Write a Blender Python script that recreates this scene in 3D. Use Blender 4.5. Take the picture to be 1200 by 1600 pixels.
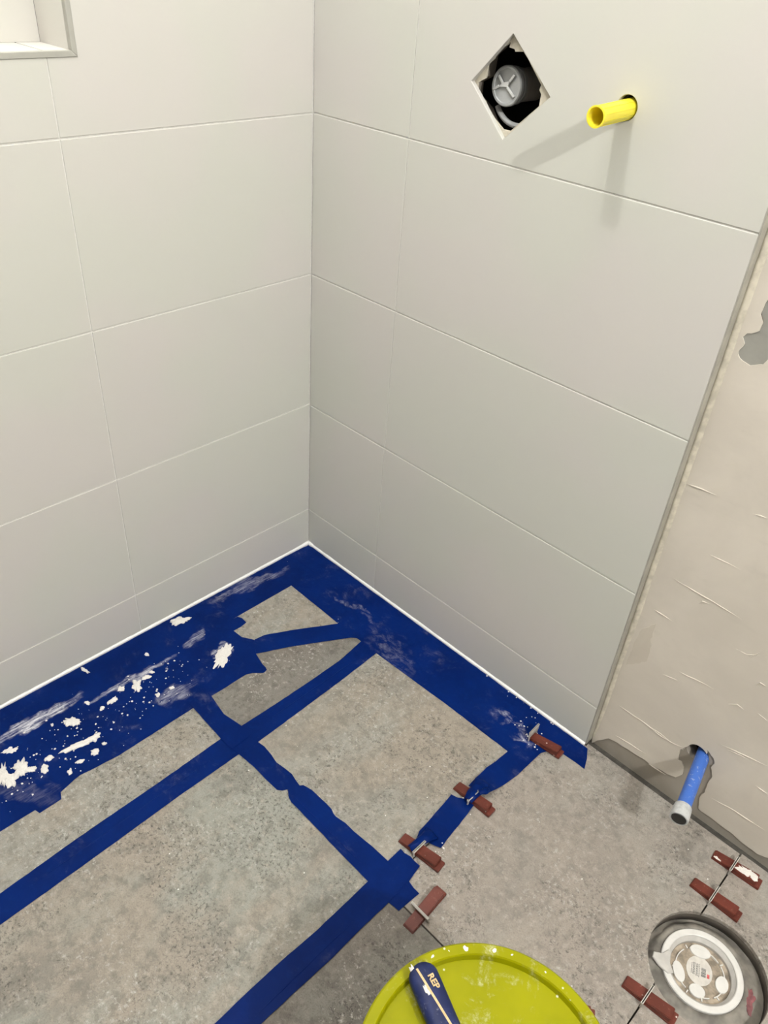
import bpy, bmesh, math, random
from mathutils import Vector, Matrix, noise
from mathutils.geometry import intersect_line_line_2d

for o in list(bpy.data.objects):
    bpy.data.objects.remove(o)
SC = bpy.context.scene
COL = SC.collection

# ------------------------------------------------------------------ camera
cam = bpy.data.cameras.new('camera')
cam.sensor_fit = 'AUTO'
cam.sensor_width = 36.0
cam.lens = 1217.66 / 1600 * 36.0
cam.clip_start = 0.02
camera = bpy.data.objects.new('camera', cam)
COL.objects.link(camera)
RT = Vector((0.707403, 0.703717, 0.066055))
UP = Vector((-0.456349, 0.383368, 0.802979))
FW = Vector((-0.539746, 0.598174, -0.592336))
m = Matrix((RT, UP, -FW)).transposed().to_4x4()
m.translation = Vector((1.196196, -1.043029, 1.278129))
camera.matrix_world = m
SC.camera = camera

# ------------------------------------------------------------------ world, lamps, exposure
world = bpy.data.worlds.new('world')
SC.world = world
world.use_nodes = True
world.node_tree.nodes['Background'].inputs[0].default_value = (0.9, 0.95, 1.0, 1)
world.node_tree.nodes['Background'].inputs[1].default_value = 0.03

def lamp(name, kind, loc, energy, size, colour, aim=None, **kw):
    d = bpy.data.lights.new(name, kind)
    d.energy = energy
    d.color = colour
    if kind == 'AREA':
        d.shape = kw.get('shape', 'DISK')
        d.size = size
        if 'size_y' in kw:
            d.size_y = kw['size_y']
    else:
        d.shadow_soft_size = size
    if kind == 'SPOT':
        d.spot_size = kw['spot']
        d.spot_blend = kw.get('blend', 0.6)
    o = bpy.data.objects.new(name, d)
    o.location = loc
    if aim:
        o.rotation_euler = (Vector(aim) - Vector(loc)).to_track_quat('-Z', 'Y').to_euler()
    COL.objects.link(o)
    return o

WARM = (1.0, 0.985, 0.955)
lamp('ceiling_bulb', 'POINT', (2.70, -1.06, 2.40), 150, 0.03, WARM)
lamp('ceiling_spot', 'POINT', (0.495, -0.773, 2.40), 30, 0.03, WARM)
lamp('soft_top_fill', 'AREA', (0.75, -0.80, 2.47), 9, 1.0, WARM, aim=(0.75, -0.80, 0), shape='DISK')  # added soft fill from above, no real fitting; strengthens the walls' top-to-bottom falloff

SC.view_settings.view_transform = 'Standard'
SC.view_settings.look = 'None'
SC.view_settings.gamma = 1.0
SC.view_settings.use_curve_mapping = False
SC.view_settings.exposure = 0.05

# ------------------------------------------------------------------ helpers
def link(name, bm, mat, parent=None, smooth=False):
    me = bpy.data.meshes.new(name)
    bm.normal_update()
    bm.to_mesh(me)
    bm.free()
    for mt in (mat if isinstance(mat, (list, tuple)) else [mat]):
        me.materials.append(mt)
    for p in me.polygons:
        p.use_smooth = True
    if not smooth:
        me.set_sharp_from_angle(angle=math.radians(32))
    o = bpy.data.objects.new(name, me)
    COL.objects.link(o)
    if parent:
        o.parent = parent
    return o

def tag(o, label=None, cat=None, group=None, kind=None):
    if label:
        o['label'] = label
    if cat:
        o['category'] = cat
    if group:
        o['group'] = group
    if kind:
        o['kind'] = kind
    return o

def thing(name, label, cat, loc=(0, 0, 0), group=None, rot=None):
    o = bpy.data.objects.new(name, None)
    o.empty_display_size = 0.02
    o.location = loc
    if rot:
        o.rotation_euler = rot
    COL.objects.link(o)
    return tag(o, label, cat, group)

def area2(p):
    return sum(p[i][0] * p[(i + 1) % len(p)][1] - p[(i + 1) % len(p)][0] * p[i][1] for i in range(len(p)))

def offset(poly, d):
    """inset of a counter-clockwise polygon by d (mitred)"""
    n = len(poly)
    out = []
    for i in range(n):
        a, b, c = Vector(poly[i - 1]), Vector(poly[i]), Vector(poly[(i + 1) % n])
        e1, e2 = (b - a), (c - b)
        if e1.length < 1e-9 or e2.length < 1e-9:
            out.append(tuple(b)); continue
        e1.normalize(); e2.normalize()
        n1, n2 = Vector((-e1.y, e1.x)), Vector((-e2.y, e2.x))
        k = n1 + n2
        if k.length < 0.3:
            out.append(tuple(b + n1 * d)); continue
        k.normalize()
        s = min(1.0 / max(k.dot(n1), 0.4), 2.0)
        out.append(tuple(b + k * d * s))
    return out

def prism(bm, outer, holes, depth, bevel, f3):
    """polygon with holes extruded from face (w = 0) back to w = depth; f3(u, v, w) -> point"""
    loops = []
    for k, p in enumerate([outer] + list(holes)):
        p = list(p)
        if (area2(p) > 0) != (k == 0):
            p.reverse()
        loops.append(p)
    front_edges, back_edges, newf = [], [], []
    for p in loops:
        rings = []
        if bevel > 0:
            rings.append([bm.verts.new(f3(u, v, 0)) for u, v in offset(p, bevel)])
            rings.append([bm.verts.new(f3(u, v, bevel)) for u, v in p])
        else:
            rings.append([bm.verts.new(f3(u, v, 0)) for u, v in p])
        rings.append([bm.verts.new(f3(u, v, depth)) for u, v in p])
        n = len(p)
        for a, b in zip(rings[:-1], rings[1:]):
            for i in range(n):
                newf.append(bm.faces.new((a[i], a[(i + 1) % n], b[(i + 1) % n], b[i])))
        front_edges += [bm.edges.get((rings[0][i], rings[0][(i + 1) % n])) for i in range(n)]
        back_edges += [bm.edges.get((rings[-1][i], rings[-1][(i + 1) % n])) for i in range(n)]
    for es in (front_edges, back_edges):
        r = bmesh.ops.triangle_fill(bm, use_beauty=True, use_dissolve=False, edges=es)
        newf += [g for g in r['geom'] if isinstance(g, bmesh.types.BMFace)]
    bmesh.ops.recalc_face_normals(bm, faces=newf)
    return bm

def rect(u0, v0, u1, v1):
    return [(u0, v0), (u1, v0), (u1, v1), (u0, v1)]

def circle(cx, cy, r, n=32, a0=0.0):
    return [(cx + r * math.cos(a0 + 2 * math.pi * i / n), cy + r * math.sin(a0 + 2 * math.pi * i / n)) for i in range(n)]

ON_LEFT = lambda u, v, w: Vector((-w, u, v))
ON_RIGHT = lambda u, v, w: Vector((u, w, v))
def on_floor(z):
    return lambda u, v, w: Vector((u, v, z - w))

def box(bm, lo, hi, mat=None, bevel=0.0):
    r = bmesh.ops.create_cube(bm, size=1.0)
    c = (Vector(lo) + Vector(hi)) / 2
    s = Vector(hi) - Vector(lo)
    M = Matrix.Translation(c) @ Matrix.Diagonal((*s, 1))
    if mat:
        M = mat @ M
    bmesh.ops.transform(bm, matrix=M, verts=r['verts'])
    if bevel > 0:
        es = list({e for v in r['verts'] for e in v.link_edges})
        bmesh.ops.bevel(bm, geom=es, offset=bevel, segments=2, affect='EDGES', profile=0.6)
    return bm

def lathe(bm, prof, M=Matrix(), n=48, close=False):
    """prof: list of (r, z) revolved round local z"""
    rings = []
    for r, z in prof:
        if r < 1e-6:
            rings.append([bm.verts.new(M @ Vector((0, 0, z)))])
        else:
            rings.append([bm.verts.new(M @ Vector((r * math.cos(2 * math.pi * i / n), r * math.sin(2 * math.pi * i / n), z))) for i in range(n)])
    pairs = list(zip(rings[:-1], rings[1:]))
    if close:
        pairs.append((rings[-1], rings[0]))
    fs = []
    for a, b in pairs:
        for i in range(n):
            j = (i + 1) % n
            if len(a) == 1 and len(b) == 1:
                continue
            if len(a) == 1:
                fs.append(bm.faces.new((a[0], b[i], b[j])))
            elif len(b) == 1:
                fs.append(bm.faces.new((a[i], b[0], a[j])))
            else:
                fs.append(bm.faces.new((a[i], b[i], b[j], a[j])))
    bmesh.ops.recalc_face_normals(bm, faces=fs)
    return bm

def frame(p, z, x=(0, 0, 1)):
    """matrix at p whose local z runs along z"""
    z = Vector(z).normalized()
    y = z.cross(Vector(x))
    if y.length < 1e-4:
        y = z.cross(Vector((1, 0, 0)))
    y.normalize()
    xx = y.cross(z)
    M = Matrix((xx, y, z)).transposed().to_4x4()
    M.translation = Vector(p)
    return M

def ridge(bm, pts, w, h, nrm, seed=0):
    """a low bead that follows pts (3-D) on a face with normal nrm"""
    nrm = Vector(nrm)
    P = []
    for a, b in zip(pts[:-1], pts[1:]):
        a, b = Vector(a), Vector(b)
        k = max(2, int((b - a).length / 0.006))
        P += [a.lerp(b, i / k) for i in range(k)]
    P.append(Vector(pts[-1]))
    rings = []
    for i, p in enumerate(P):
        t = (P[min(i + 1, len(P) - 1)] - P[max(i - 1, 0)]).normalized()
        s = t.cross(nrm).normalized()
        f = noise.noise(Vector((i * 0.35, seed * 3.7, 0))) * 0.5 + 0.8
        e = min(1, 3.0 * min(i, len(P) - 1 - i) / len(P) + 0.12)
        p = p + s * noise.noise(Vector((i * 0.2, seed, 5))) * w * 0.5
        rings.append([bm.verts.new(p - s * w / 2 * f * e), bm.verts.new(p - s * w * .2 * f + nrm * h * f * e), bm.verts.new(p + s * w * .2 * f + nrm * h * f * e), bm.verts.new(p + s * w / 2 * f * e)])
    for a, b in zip(rings[:-1], rings[1:]):
        for j in range(3):
            bm.faces.new((a[j], b[j], b[j + 1], a[j + 1]))
    bm.faces.new(rings[0]); bm.faces.new(rings[-1][::-1])

# ------------------------------------------------------------------ node helpers
class N:
    def __init__(s, name, rough=0.5, metal=0.0, spec=0.5):
        s.m = bpy.data.materials.new(name)
        s.m.use_nodes = True
        s.t = s.m.node_tree
        s.b = s.t.nodes['Principled BSDF']
        s.b.inputs['Roughness'].default_value = rough
        s.b.inputs['Metallic'].default_value = metal
        s.b.inputs['Specular IOR Level'].default_value = spec
        g = s.t.nodes.new('ShaderNodeNewGeometry')
        s.pos = g.outputs['Position']
    def new(s, k, **kw):
        n = s.t.nodes.new(k)
        for a, v in kw.items():
            setattr(n, a, v)
        return n
    def put(s, sock, v):
        if isinstance(v, (int, float)):
            sock.default_value = v
        elif isinstance(v, tuple):
            sock.default_value = v if len(v) == len(sock.default_value) else (*v, 1)
        else:
            s.t.links.new(v, sock)
    def obj(s):
        return s.new('ShaderNodeTexCoord').outputs['Object']
    def mapping(s, v, scale=(1, 1, 1), loc=(0, 0, 0), rot=(0, 0, 0)):
        n = s.new('ShaderNodeMapping')
        s.put(n.inputs[0], v)
        n.inputs['Location'].default_value = loc
        n.inputs['Rotation'].default_value = rot
        n.inputs['Scale'].default_value = scale
        return n.outputs[0]
    def noise(s, v, scale, detail=4, rough=0.55, dist=0.0):
        n = s.new('ShaderNodeTexNoise')
        s.put(n.inputs['Vector'], v)
        n.inputs['Scale'].default_value = scale
        n.inputs['Detail'].default_value = detail
        n.inputs['Roughness'].default_value = rough
        n.inputs['Distortion'].default_value = dist
        return n.outputs['Fac']
    def voro(s, v, scale, feature='F1'):
        n = s.new('ShaderNodeTexVoronoi', feature=feature)
        s.put(n.inputs['Vector'], v)
        n.inputs['Scale'].default_value = scale
        return n.outputs['Distance']
    def ramp(s, v, lo, hi, a=0.0, b=1.0):
        n = s.new('ShaderNodeMapRange')
        n.interpolation_type = 'SMOOTHSTEP'
        s.put(n.inputs['Value'], v)
        n.inputs['From Min'].default_value = lo
        n.inputs['From Max'].default_value = hi
        n.inputs['To Min'].default_value = a
        n.inputs['To Max'].default_value = b
        return n.outputs['Result']
    def math(s, op, a, b=0.0, clamp=False):
        n = s.new('ShaderNodeMath', operation=op, use_clamp=clamp)
        s.put(n.inputs[0], a); s.put(n.inputs[1], b)
        return n.outputs[0]
    def mix(s, f, a, b, blend='MIX'):
        n = s.new('ShaderNodeMix', data_type='RGBA', blend_type=blend)
        s.put(n.inputs['Factor'], f)
        s.put(n.inputs[6], a); s.put(n.inputs[7], b)
        return n.outputs[2]
    def color(s, c):
        s.put(s.b.inputs['Base Color'], c); return s
    def rough(s, v):
        s.put(s.b.inputs['Roughness'], v); return s
    def bump(s, h, strength=0.3, dist=0.002):
        n = s.new('ShaderNodeBump')
        n.inputs['Strength'].default_value = strength
        n.inputs['Distance'].default_value = dist
        s.put(n.inputs['Height'], h)
        s.t.links.new(n.outputs[0], s.b.inputs['Normal'])
        return s

def plain(name, c, rough=0.5, metal=0.0, var=0.12, scale=60, bump=0.0, spec=0.5):
    n = N(name, rough, metal, spec)
    k = n.noise(n.obj(), scale, 3)
    n.color(n.mix(n.ramp(k, 0.3, 0.7), tuple(x * (1 - var) for x in c), tuple(min(1, x * (1 + var)) for x in c)))
    if bump:
        n.bump(k, bump, 0.001)
    return n.m
TAPE = {}
TAPE['diag'] = [(0.2704, -0.1413), (0.2165, -0.2336), (0.1873, -0.2911), (0.1841, -0.3155), (0.2196, -0.3393), (0.2574, -0.2621), (0.2956, -0.1954), (0.3216, -0.1509), (0.3504, -0.1243), (0.3183, -0.0931)]
TAPE['A_upper'] = [(0.3545, -0.077), (0.3399, -0.0935), (0.3451, -0.1393), (0.3556, -0.2174), (0.357, -0.2978), (0.3564, -0.3958), (0.3541, -0.4796), (0.3522, -0.5273), (0.3558, -0.6651), (0.3572, -0.8291), (0.3623, -0.9634), (0.3691, -1.1535), (0.4073, -1.1658), (0.4102, -0.9846), (0.4085, -0.8447), (0.4042, -0.6558), (0.4045, -0.5248), (0.4065, -0.4788), (0.4026, -0.3494), (0.3998, -0.2579), (0.3936, -0.1405), (0.3917, -0.0897)]
TAPE['B_upper'] = [(0.2393, -0.5233), (0.3522, -0.5273), (0.3869, -0.5268), (0.3853, -0.4797), (0.3541, -0.4796), (0.3082, -0.488), (0.252, -0.4793), (0.2276, -0.4812)]
TAPE['B_torn'] = [(0.3685, -0.4981), (0.3522, -0.5273), (0.4021, -0.5231), (0.4486, -0.519), (0.4821, -0.5195), (0.5145, -0.5182), (0.5219, -0.5122), (0.5262, -0.5036), (0.5407, -0.4957), (0.537, -0.4819), (0.5238, -0.4801), (0.5065, -0.4765), (0.4866, -0.4787), (0.4673, -0.4817), (0.4472, -0.4781), (0.423, -0.4761), (0.4065, -0.4788), (0.3853, -0.4797)]
TAPE['B_lower'] = [(0.5395, -0.4762), (0.5576, -0.4715), (0.5853, -0.4708), (0.6117, -0.4709), (0.6208, -0.4744), (0.6286, -0.4753), (0.6495, -0.4712), (0.6714, -0.4713), (0.7113, -0.4674), (0.751, -0.4661), (0.8008, -0.4657), (0.8136, -0.4682), (0.8269, -0.4683), (0.8261, -0.4754), (0.8247, -0.4941), (0.8233, -0.514), (0.8124, -0.5148), (0.8022, -0.5165), (0.7535, -0.5163), (0.6819, -0.5163), (0.6136, -0.5155), (0.5514, -0.5153), (0.5401, -0.512), (0.527, -0.5027), (0.5322, -0.4871)]
TAPE['C_lower'] = [(0.7507, -0.4339), (0.761, -0.4349), (0.7719, -0.4318), (0.7835, -0.4329), (0.7951, -0.4323), (0.8008, -0.4657), (0.8022, -0.5165), (0.8016, -0.5844), (0.8029, -0.6407), (0.8015, -0.6865), (0.8, -0.7253), (0.7994, -0.7739), (0.8091, -0.9017), (0.7559, -0.9567), (0.753, -0.8247), (0.7518, -0.7619), (0.7522, -0.7023), (0.7548, -0.6382), (0.7544, -0.5627), (0.7535, -0.5163), (0.751, -0.4661)]
TAPE['C_top'] = [(0.7438, -0.1034), (0.7537, -0.131), (0.752, -0.1658), (0.7484, -0.1913), (0.7514, -0.2301), (0.753, -0.2529), (0.7631, -0.252), (0.7765, -0.2455), (0.7889, -0.236), (0.792, -0.2206), (0.7959, -0.192), (0.7998, -0.1628), (0.8007, -0.0839), (0.7967, -0.0498)]
TAPE['C_mid'] = [(0.7414, -0.2876), (0.7457, -0.3374), (0.7506, -0.3859), (0.7576, -0.4018), (0.7693, -0.3944), (0.7811, -0.3906), (0.7983, -0.3827), (0.7939, -0.3519), (0.7911, -0.3239), (0.7846, -0.2741), (0.7771, -0.2763), (0.7654, -0.2753), (0.7548, -0.2849)]
TAPE['W_left_in'] = [(0.1002, -0.3004), (0.1103, -0.2953), (0.1286, -0.2964), (0.1315, -0.3148), (0.1309, -0.3338), (0.1591, -0.3319), (0.1779, -0.3196), (0.2031, -0.3088), (0.2196, -0.3393), (0.2523, -0.3474), (0.2641, -0.3479), (0.2716, -0.3504), (0.2737, -0.3589), (0.2724, -0.363), (0.2589, -0.3782), (0.2528, -0.3904), (0.2526, -0.3986), (0.253, -0.453), (0.252, -0.4793), (0.2536, -0.5268), (0.2549, -0.6888), (0.2491, -0.7431), (0.2458, -0.7629), (0.2475, -0.7751), (0.2518, -0.7922), (0.2551, -0.8061), (0.2691, -0.812), (0.2696, -0.8525), (0.2585, -0.8553), (0.2577, -0.9172), (0.2414, -1.1307), (-0.0067, -1.0944), (0.0435, -0.8225), (0.0704, -0.5626), (0.0964, -0.37)]
TAPE['W_left_mid'] = [(0.0786, -0.3187), (0.0684, -0.4018), (0.0609, -0.557), (0.0362, -0.8192), (0.0079, -1.0786), (0.123, -1.1131), (0.1577, -0.873), (0.1672, -0.755), (0.1875, -0.6216), (0.2049, -0.4782), (0.1978, -0.4412), (0.2116, -0.415), (0.192, -0.4041), (0.1938, -0.3853), (0.1679, -0.3748), (0.1561, -0.3472), (0.1246, -0.338), (0.1088, -0.3158)]
TAPE['W_left_wall'] = [(0.004,-0.003),(0.004,-1.4),(0.1,-1.4),(0.1,-0.6),(0.098,-0.139),(0.104,-0.1),(0.1,-0.03),(0.06,-0.004)]
TAPE['W_right_wall'] = [(0.006,-0.0045),(0.03,-0.066),(0.3,-0.068),(0.6,-0.064)]+[(0.8172, -0.0523), (0.8399, -0.052), (0.8615, -0.0504), (0.881, -0.0507), (0.8713, -0.0265), (0.8586, -0.0046)]+[(0.87,-0.0045)]
TAPE['W_right_in'] = [(0.098, -0.139), (0.2619, -0.1415), (0.3936, -0.1405), (0.5982, -0.1323), (0.7527, -0.1298), (0.7773, -0.1162), (0.8007, -0.0839), (0.8146, -0.053)]+[(0.8,-0.052),(0.5,-0.055),(0.11,-0.055),(0.095,-0.07)]
COAT_BOTTOM_L = [(0.853, -0.0107), (0.8665, 0.0113), (0.882, 0.032), (0.9013, 0.0367), (0.9291, 0.0388), (0.96, 0.0417), (0.9765, 0.0388), (0.9902, 0.0445), (1.005, 0.0459), (1.0218, 0.0524), (1.0295, 0.0689), (1.0269, 0.0883), (1.0194, 0.097), (1.0131, 0.0949), (1.0104, 0.1068), (1.0087, 0.1237), (1.0175, 0.1399)]
COAT_BOTTOM_R = [(1.0476, 0.1625), (1.0638, 0.153), (1.069, 0.1427), (1.0666, 0.1296), (1.0753, 0.112), (1.0737, 0.0886), (1.0764, 0.0637), (1.0726, 0.0482), (1.0789, 0.018), (1.0852, 0.0154), (1.1101, 0.0163), (1.1457, 0.0149), (1.1678, 0.0107), (1.1952, 0.0097), (1.212, 0.0182), (1.2399, 0.0219)]
PATCH = [[(0.8811, 0.9435), (0.8744, 0.9278), (0.8734, 0.9103), (0.8801, 0.9007), (0.8797, 0.89), (0.8654, 0.8816), (0.8617, 0.8747), (0.8671, 0.8671), (0.8632, 0.8565), (0.8634, 0.8508), (0.8722, 0.8437), (0.8838, 0.8412), (0.8992, 0.8483), (0.9027, 0.8565), (0.9125, 0.8591)],[(0.8699, 0.3281), (0.8901, 0.3549), (0.8904, 0.3294), (0.8956, 0.2998), (0.8977, 0.2671), (0.8774, 0.243), (0.8654, 0.2316), (0.865, 0.2856)]]
RIDGES = [[(0.8834, 0.4585), (0.9219, 0.4571), (0.9759, 0.4549), (1.0153, 0.4521)], [(0.8753, 0.3794), (0.8901, 0.3792), (0.9142, 0.3774)], [(0.8556, 0.6309), (0.8801, 0.6343), (0.9066, 0.6344)], [(0.9502, 0.2864), (0.9831, 0.291), (1.0174, 0.2937)], [(0.8932, 0.1313), (0.9269, 0.1288), (0.9686, 0.1235), (1.014, 0.1276)], [(0.9266, 0.5332), (0.9577, 0.5355), (0.9799, 0.5343)], [(0.9628, 0.6329), (0.9732, 0.6364), (0.9844, 0.6372)], [(1.0455, 0.2819), (1.0588, 0.2923), (1.073, 0.2896)], [(1.0163, 0.3947), (1.0382, 0.3967), (1.056, 0.4087)], [(0.9307, 0.2593), (0.9481, 0.2639), (0.9583, 0.2666)], [(0.9417, 0.4382), (0.9458, 0.4462), (0.9583, 0.4487)], [(1.0431, 0.3918), (1.0493, 0.4011), (1.056, 0.4174)], [(1.0687, 0.3474), (1.0741, 0.359), (1.0838, 0.3582)], [(0.8863, 0.0499), (0.9232, 0.0561), (0.9604, 0.0576)], [(1.0742, 0.1888), (1.0964, 0.1951), (1.1124, 0.1981)], [(0.8758, 0.1278), (0.8994, 0.1281), (0.9269, 0.1271)], [(0.9269, 0.1271), (0.9645, 0.1283), (0.9879, 0.1245), (1.0146, 0.1323)], [(1.061, 0.1911), (1.0822, 0.197), (1.1414, 0.21)], [(1.0843, 0.0613), (1.1265, 0.0698), (1.1916, 0.0735)], [(0.9686, 0.0391), (0.9873, 0.0415), (1.0042, 0.0423)], [(1.1395, 0.1546), (1.1623, 0.1534)], [(1.0901, 0.3001), (1.1099, 0.2957)]]
CRUMBS = [(0.0268, -0.405, 0.0077, 0.0223, 0.0089, -0.0038), (0.0667, -0.5154, 0.0033, 0.0037, 0.0048, -0.003), (0.0216, -0.6343, 0.0103, 0.0027, 0.0029, -0.0037), (0.1794, -0.3978, -0.0171, 0.0312, 0.0144, 0.0026), (0.1291, -0.5775, 0.0069, 0.0077, 0.0119, -0.0071), (0.122, -0.5508, 0.0021, 0.0087, 0.0052, -0.0016), (0.1151, -0.605, 0.0035, 0.0066, 0.0065, -0.0027), (0.1172, -0.5342, 0.0035, 0.0039, 0.0031, -0.0019), (0.1307, -0.6341, 0.0, 0.0115, 0.0067, -0.001), (0.1345, -0.6573, -0.0011, 0.0049, 0.0049, -0.0001), (0.1029, -0.6723, 0.0047, 0.0034, 0.0035, -0.0025), (0.1255, -0.7183, 0.0126, 0.0091, 0.0083, -0.0059), (0.1072, -0.7484, 0.0019, 0.0021, 0.0033, -0.0017), (0.184, -0.7292, 0.0048, 0.0276, 0.0077, -0.0014), (0.1885, -0.7053, -0.001, 0.0108, 0.0088, -0.0005), (0.2197, -0.7188, 0.0013, 0.0084, 0.007, -0.0013), (0.2194, -0.7502, 0.003, 0.0071, 0.0038, -0.0012), (0.2274, -0.7742, 0.0043, 0.0021, 0.0043, -0.0042), (0.1749, -0.7884, 0.0002, 0.0082, 0.0061, -0.0005), (0.1923, -0.8045, 0.0047, 0.0051, 0.009, -0.0044), (0.163, -0.8379, 0.0125, 0.0051, 0.012, -0.0127), (0.1746, -0.8252, 0.0028, 0.0101, 0.0064, -0.0012), (0.1533, -0.8652, 0.0061, 0.0067, 0.0204, -0.0091), (0.1743, -0.8609, 0.0071, 0.0053, 0.0123, -0.0078), (0.1125, -0.8329, 0.0046, 0.0113, 0.0076, -0.0019), (0.1811, -0.5272, 0.0032, 0.006, 0.0032, -0.0015), (0.1783, -0.5581, 0.0029, 0.0032, 0.0048, -0.003), (0.2135, -0.6968, 0.003, 0.0032, 0.0035, -0.002)]
SMEARS = [(0.0766, -0.8371, 0.0755, -0.6808, 0.012), (0.1037, -0.6542, 0.1081, -0.5011, 0.008), (0.0988, -0.447, 0.0889, -0.3785, 0.012), (0.0189, -0.3155, 0.0425, -0.1237, 0.012), (0.193, -0.5624, 0.2005, -0.491, 0.02), (0.6736, -0.0662, 0.7609, -0.066, 0.012), (0.7361, -0.0933, 0.7767, -0.0832, 0.012), (-0.0177, -0.2898, 0.0352, -0.1578, 0.01), (0.1895, -0.0859, 0.3301, -0.0734, 0.012), (0.335, -0.0991, 0.4804, -0.1245, 0.025), (0.1731, -0.8798, 0.2598, -0.8145, 0.015), (0.146, -0.3879, 0.1799, -0.3784, 0.012)]
# ------------------------------------------------------------------ materials
def mat_wall_tile():
    n = N('porcelain_wall_tile', 0.42, spec=0.4)
    big = n.noise(n.pos, 3.2, 2)
    fine = n.noise(n.pos, 900, 2)
    c = n.mix(n.ramp(big, 0.38, 0.66), (0.55, 0.552, 0.50), (0.565, 0.543, 0.512))
    n.color(n.mix(n.ramp(fine, 0.3, 0.7, 0, 0.06), c, (0.55, 0.53, 0.48)))
    n.bump(n.noise(n.pos, 260, 3), 0.06, 0.0006)
    return n.m

def mat_concrete_tile(name, warm, cool, dark, seed, dark_amt, pale=0.5):
    n = N(name, 0.62, spec=0.35)
    p = n.mapping(n.pos, loc=(seed * 3.1, seed * 1.7, seed))
    q = n.mapping(p, scale=(1.0, 0.55, 1), rot=(0, 0, 0.9))
    cloud = n.noise(q, 5.0, 8, 0.62, 0.15)
    cloud2 = n.noise(n.mapping(q, loc=(5, 9, 2)), 8.0, 9, 0.68, 0.2)
    c = n.mix(n.ramp(cloud, 0.40, 0.58), warm, cool)
    c = n.mix(n.ramp(cloud2, 0.46, 0.68, 0, dark_amt), c, dark)
    mid = n.noise(p, 46, 6, 0.7)
    c = n.mix(n.ramp(mid, 0.44, 0.66, 0, 0.6), c, tuple(x * 0.9 for x in dark))
    c = n.mix(n.ramp(n.noise(n.mapping(p, loc=(4, 4, 4)), 70, 6, 0.72), 0.5, 0.68, 0, 0.5), c, tuple(x * 1.45 for x in warm))
    # clusters of worn, darker pitting
    pit = n.noise(p, 165, 6, 0.74)
    clus = n.noise(n.mapping(p, loc=(2, 3, 7)), 8.0, 5, 0.65)
    pm = n.math('MULTIPLY', n.ramp(pit, 0.50, 0.64), n.ramp(clus, 0.46, 0.58))
    c = n.mix(n.math('MULTIPLY', pm, 0.85), c, tuple(x * 0.40 for x in dark))
    grain = n.noise(p, 420, 3, 0.6)
    c = n.mix(n.ramp(grain, 0.45, 0.72, 0, 0.38), c, tuple(x * 0.7 for x in dark))
    fl = n.noise(n.mapping(p, loc=(11, 4, 1)), 120, 6, 0.74)
    clus2 = n.noise(n.mapping(p, loc=(8, 1, 3)), 9.0, 5, 0.62)
    c = n.mix(n.math('MULTIPLY', n.ramp(fl, 0.52, 0.66), n.ramp(clus2, 0.45, 0.6, 0.12, pale + 0.25)), c, (0.47, 0.45, 0.415))
    n.color(c)
    n.bump(n.math('ADD', pit, n.math('MULTIPLY', grain, 0.5)), 0.2, 0.0012)
    return n.m

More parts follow.
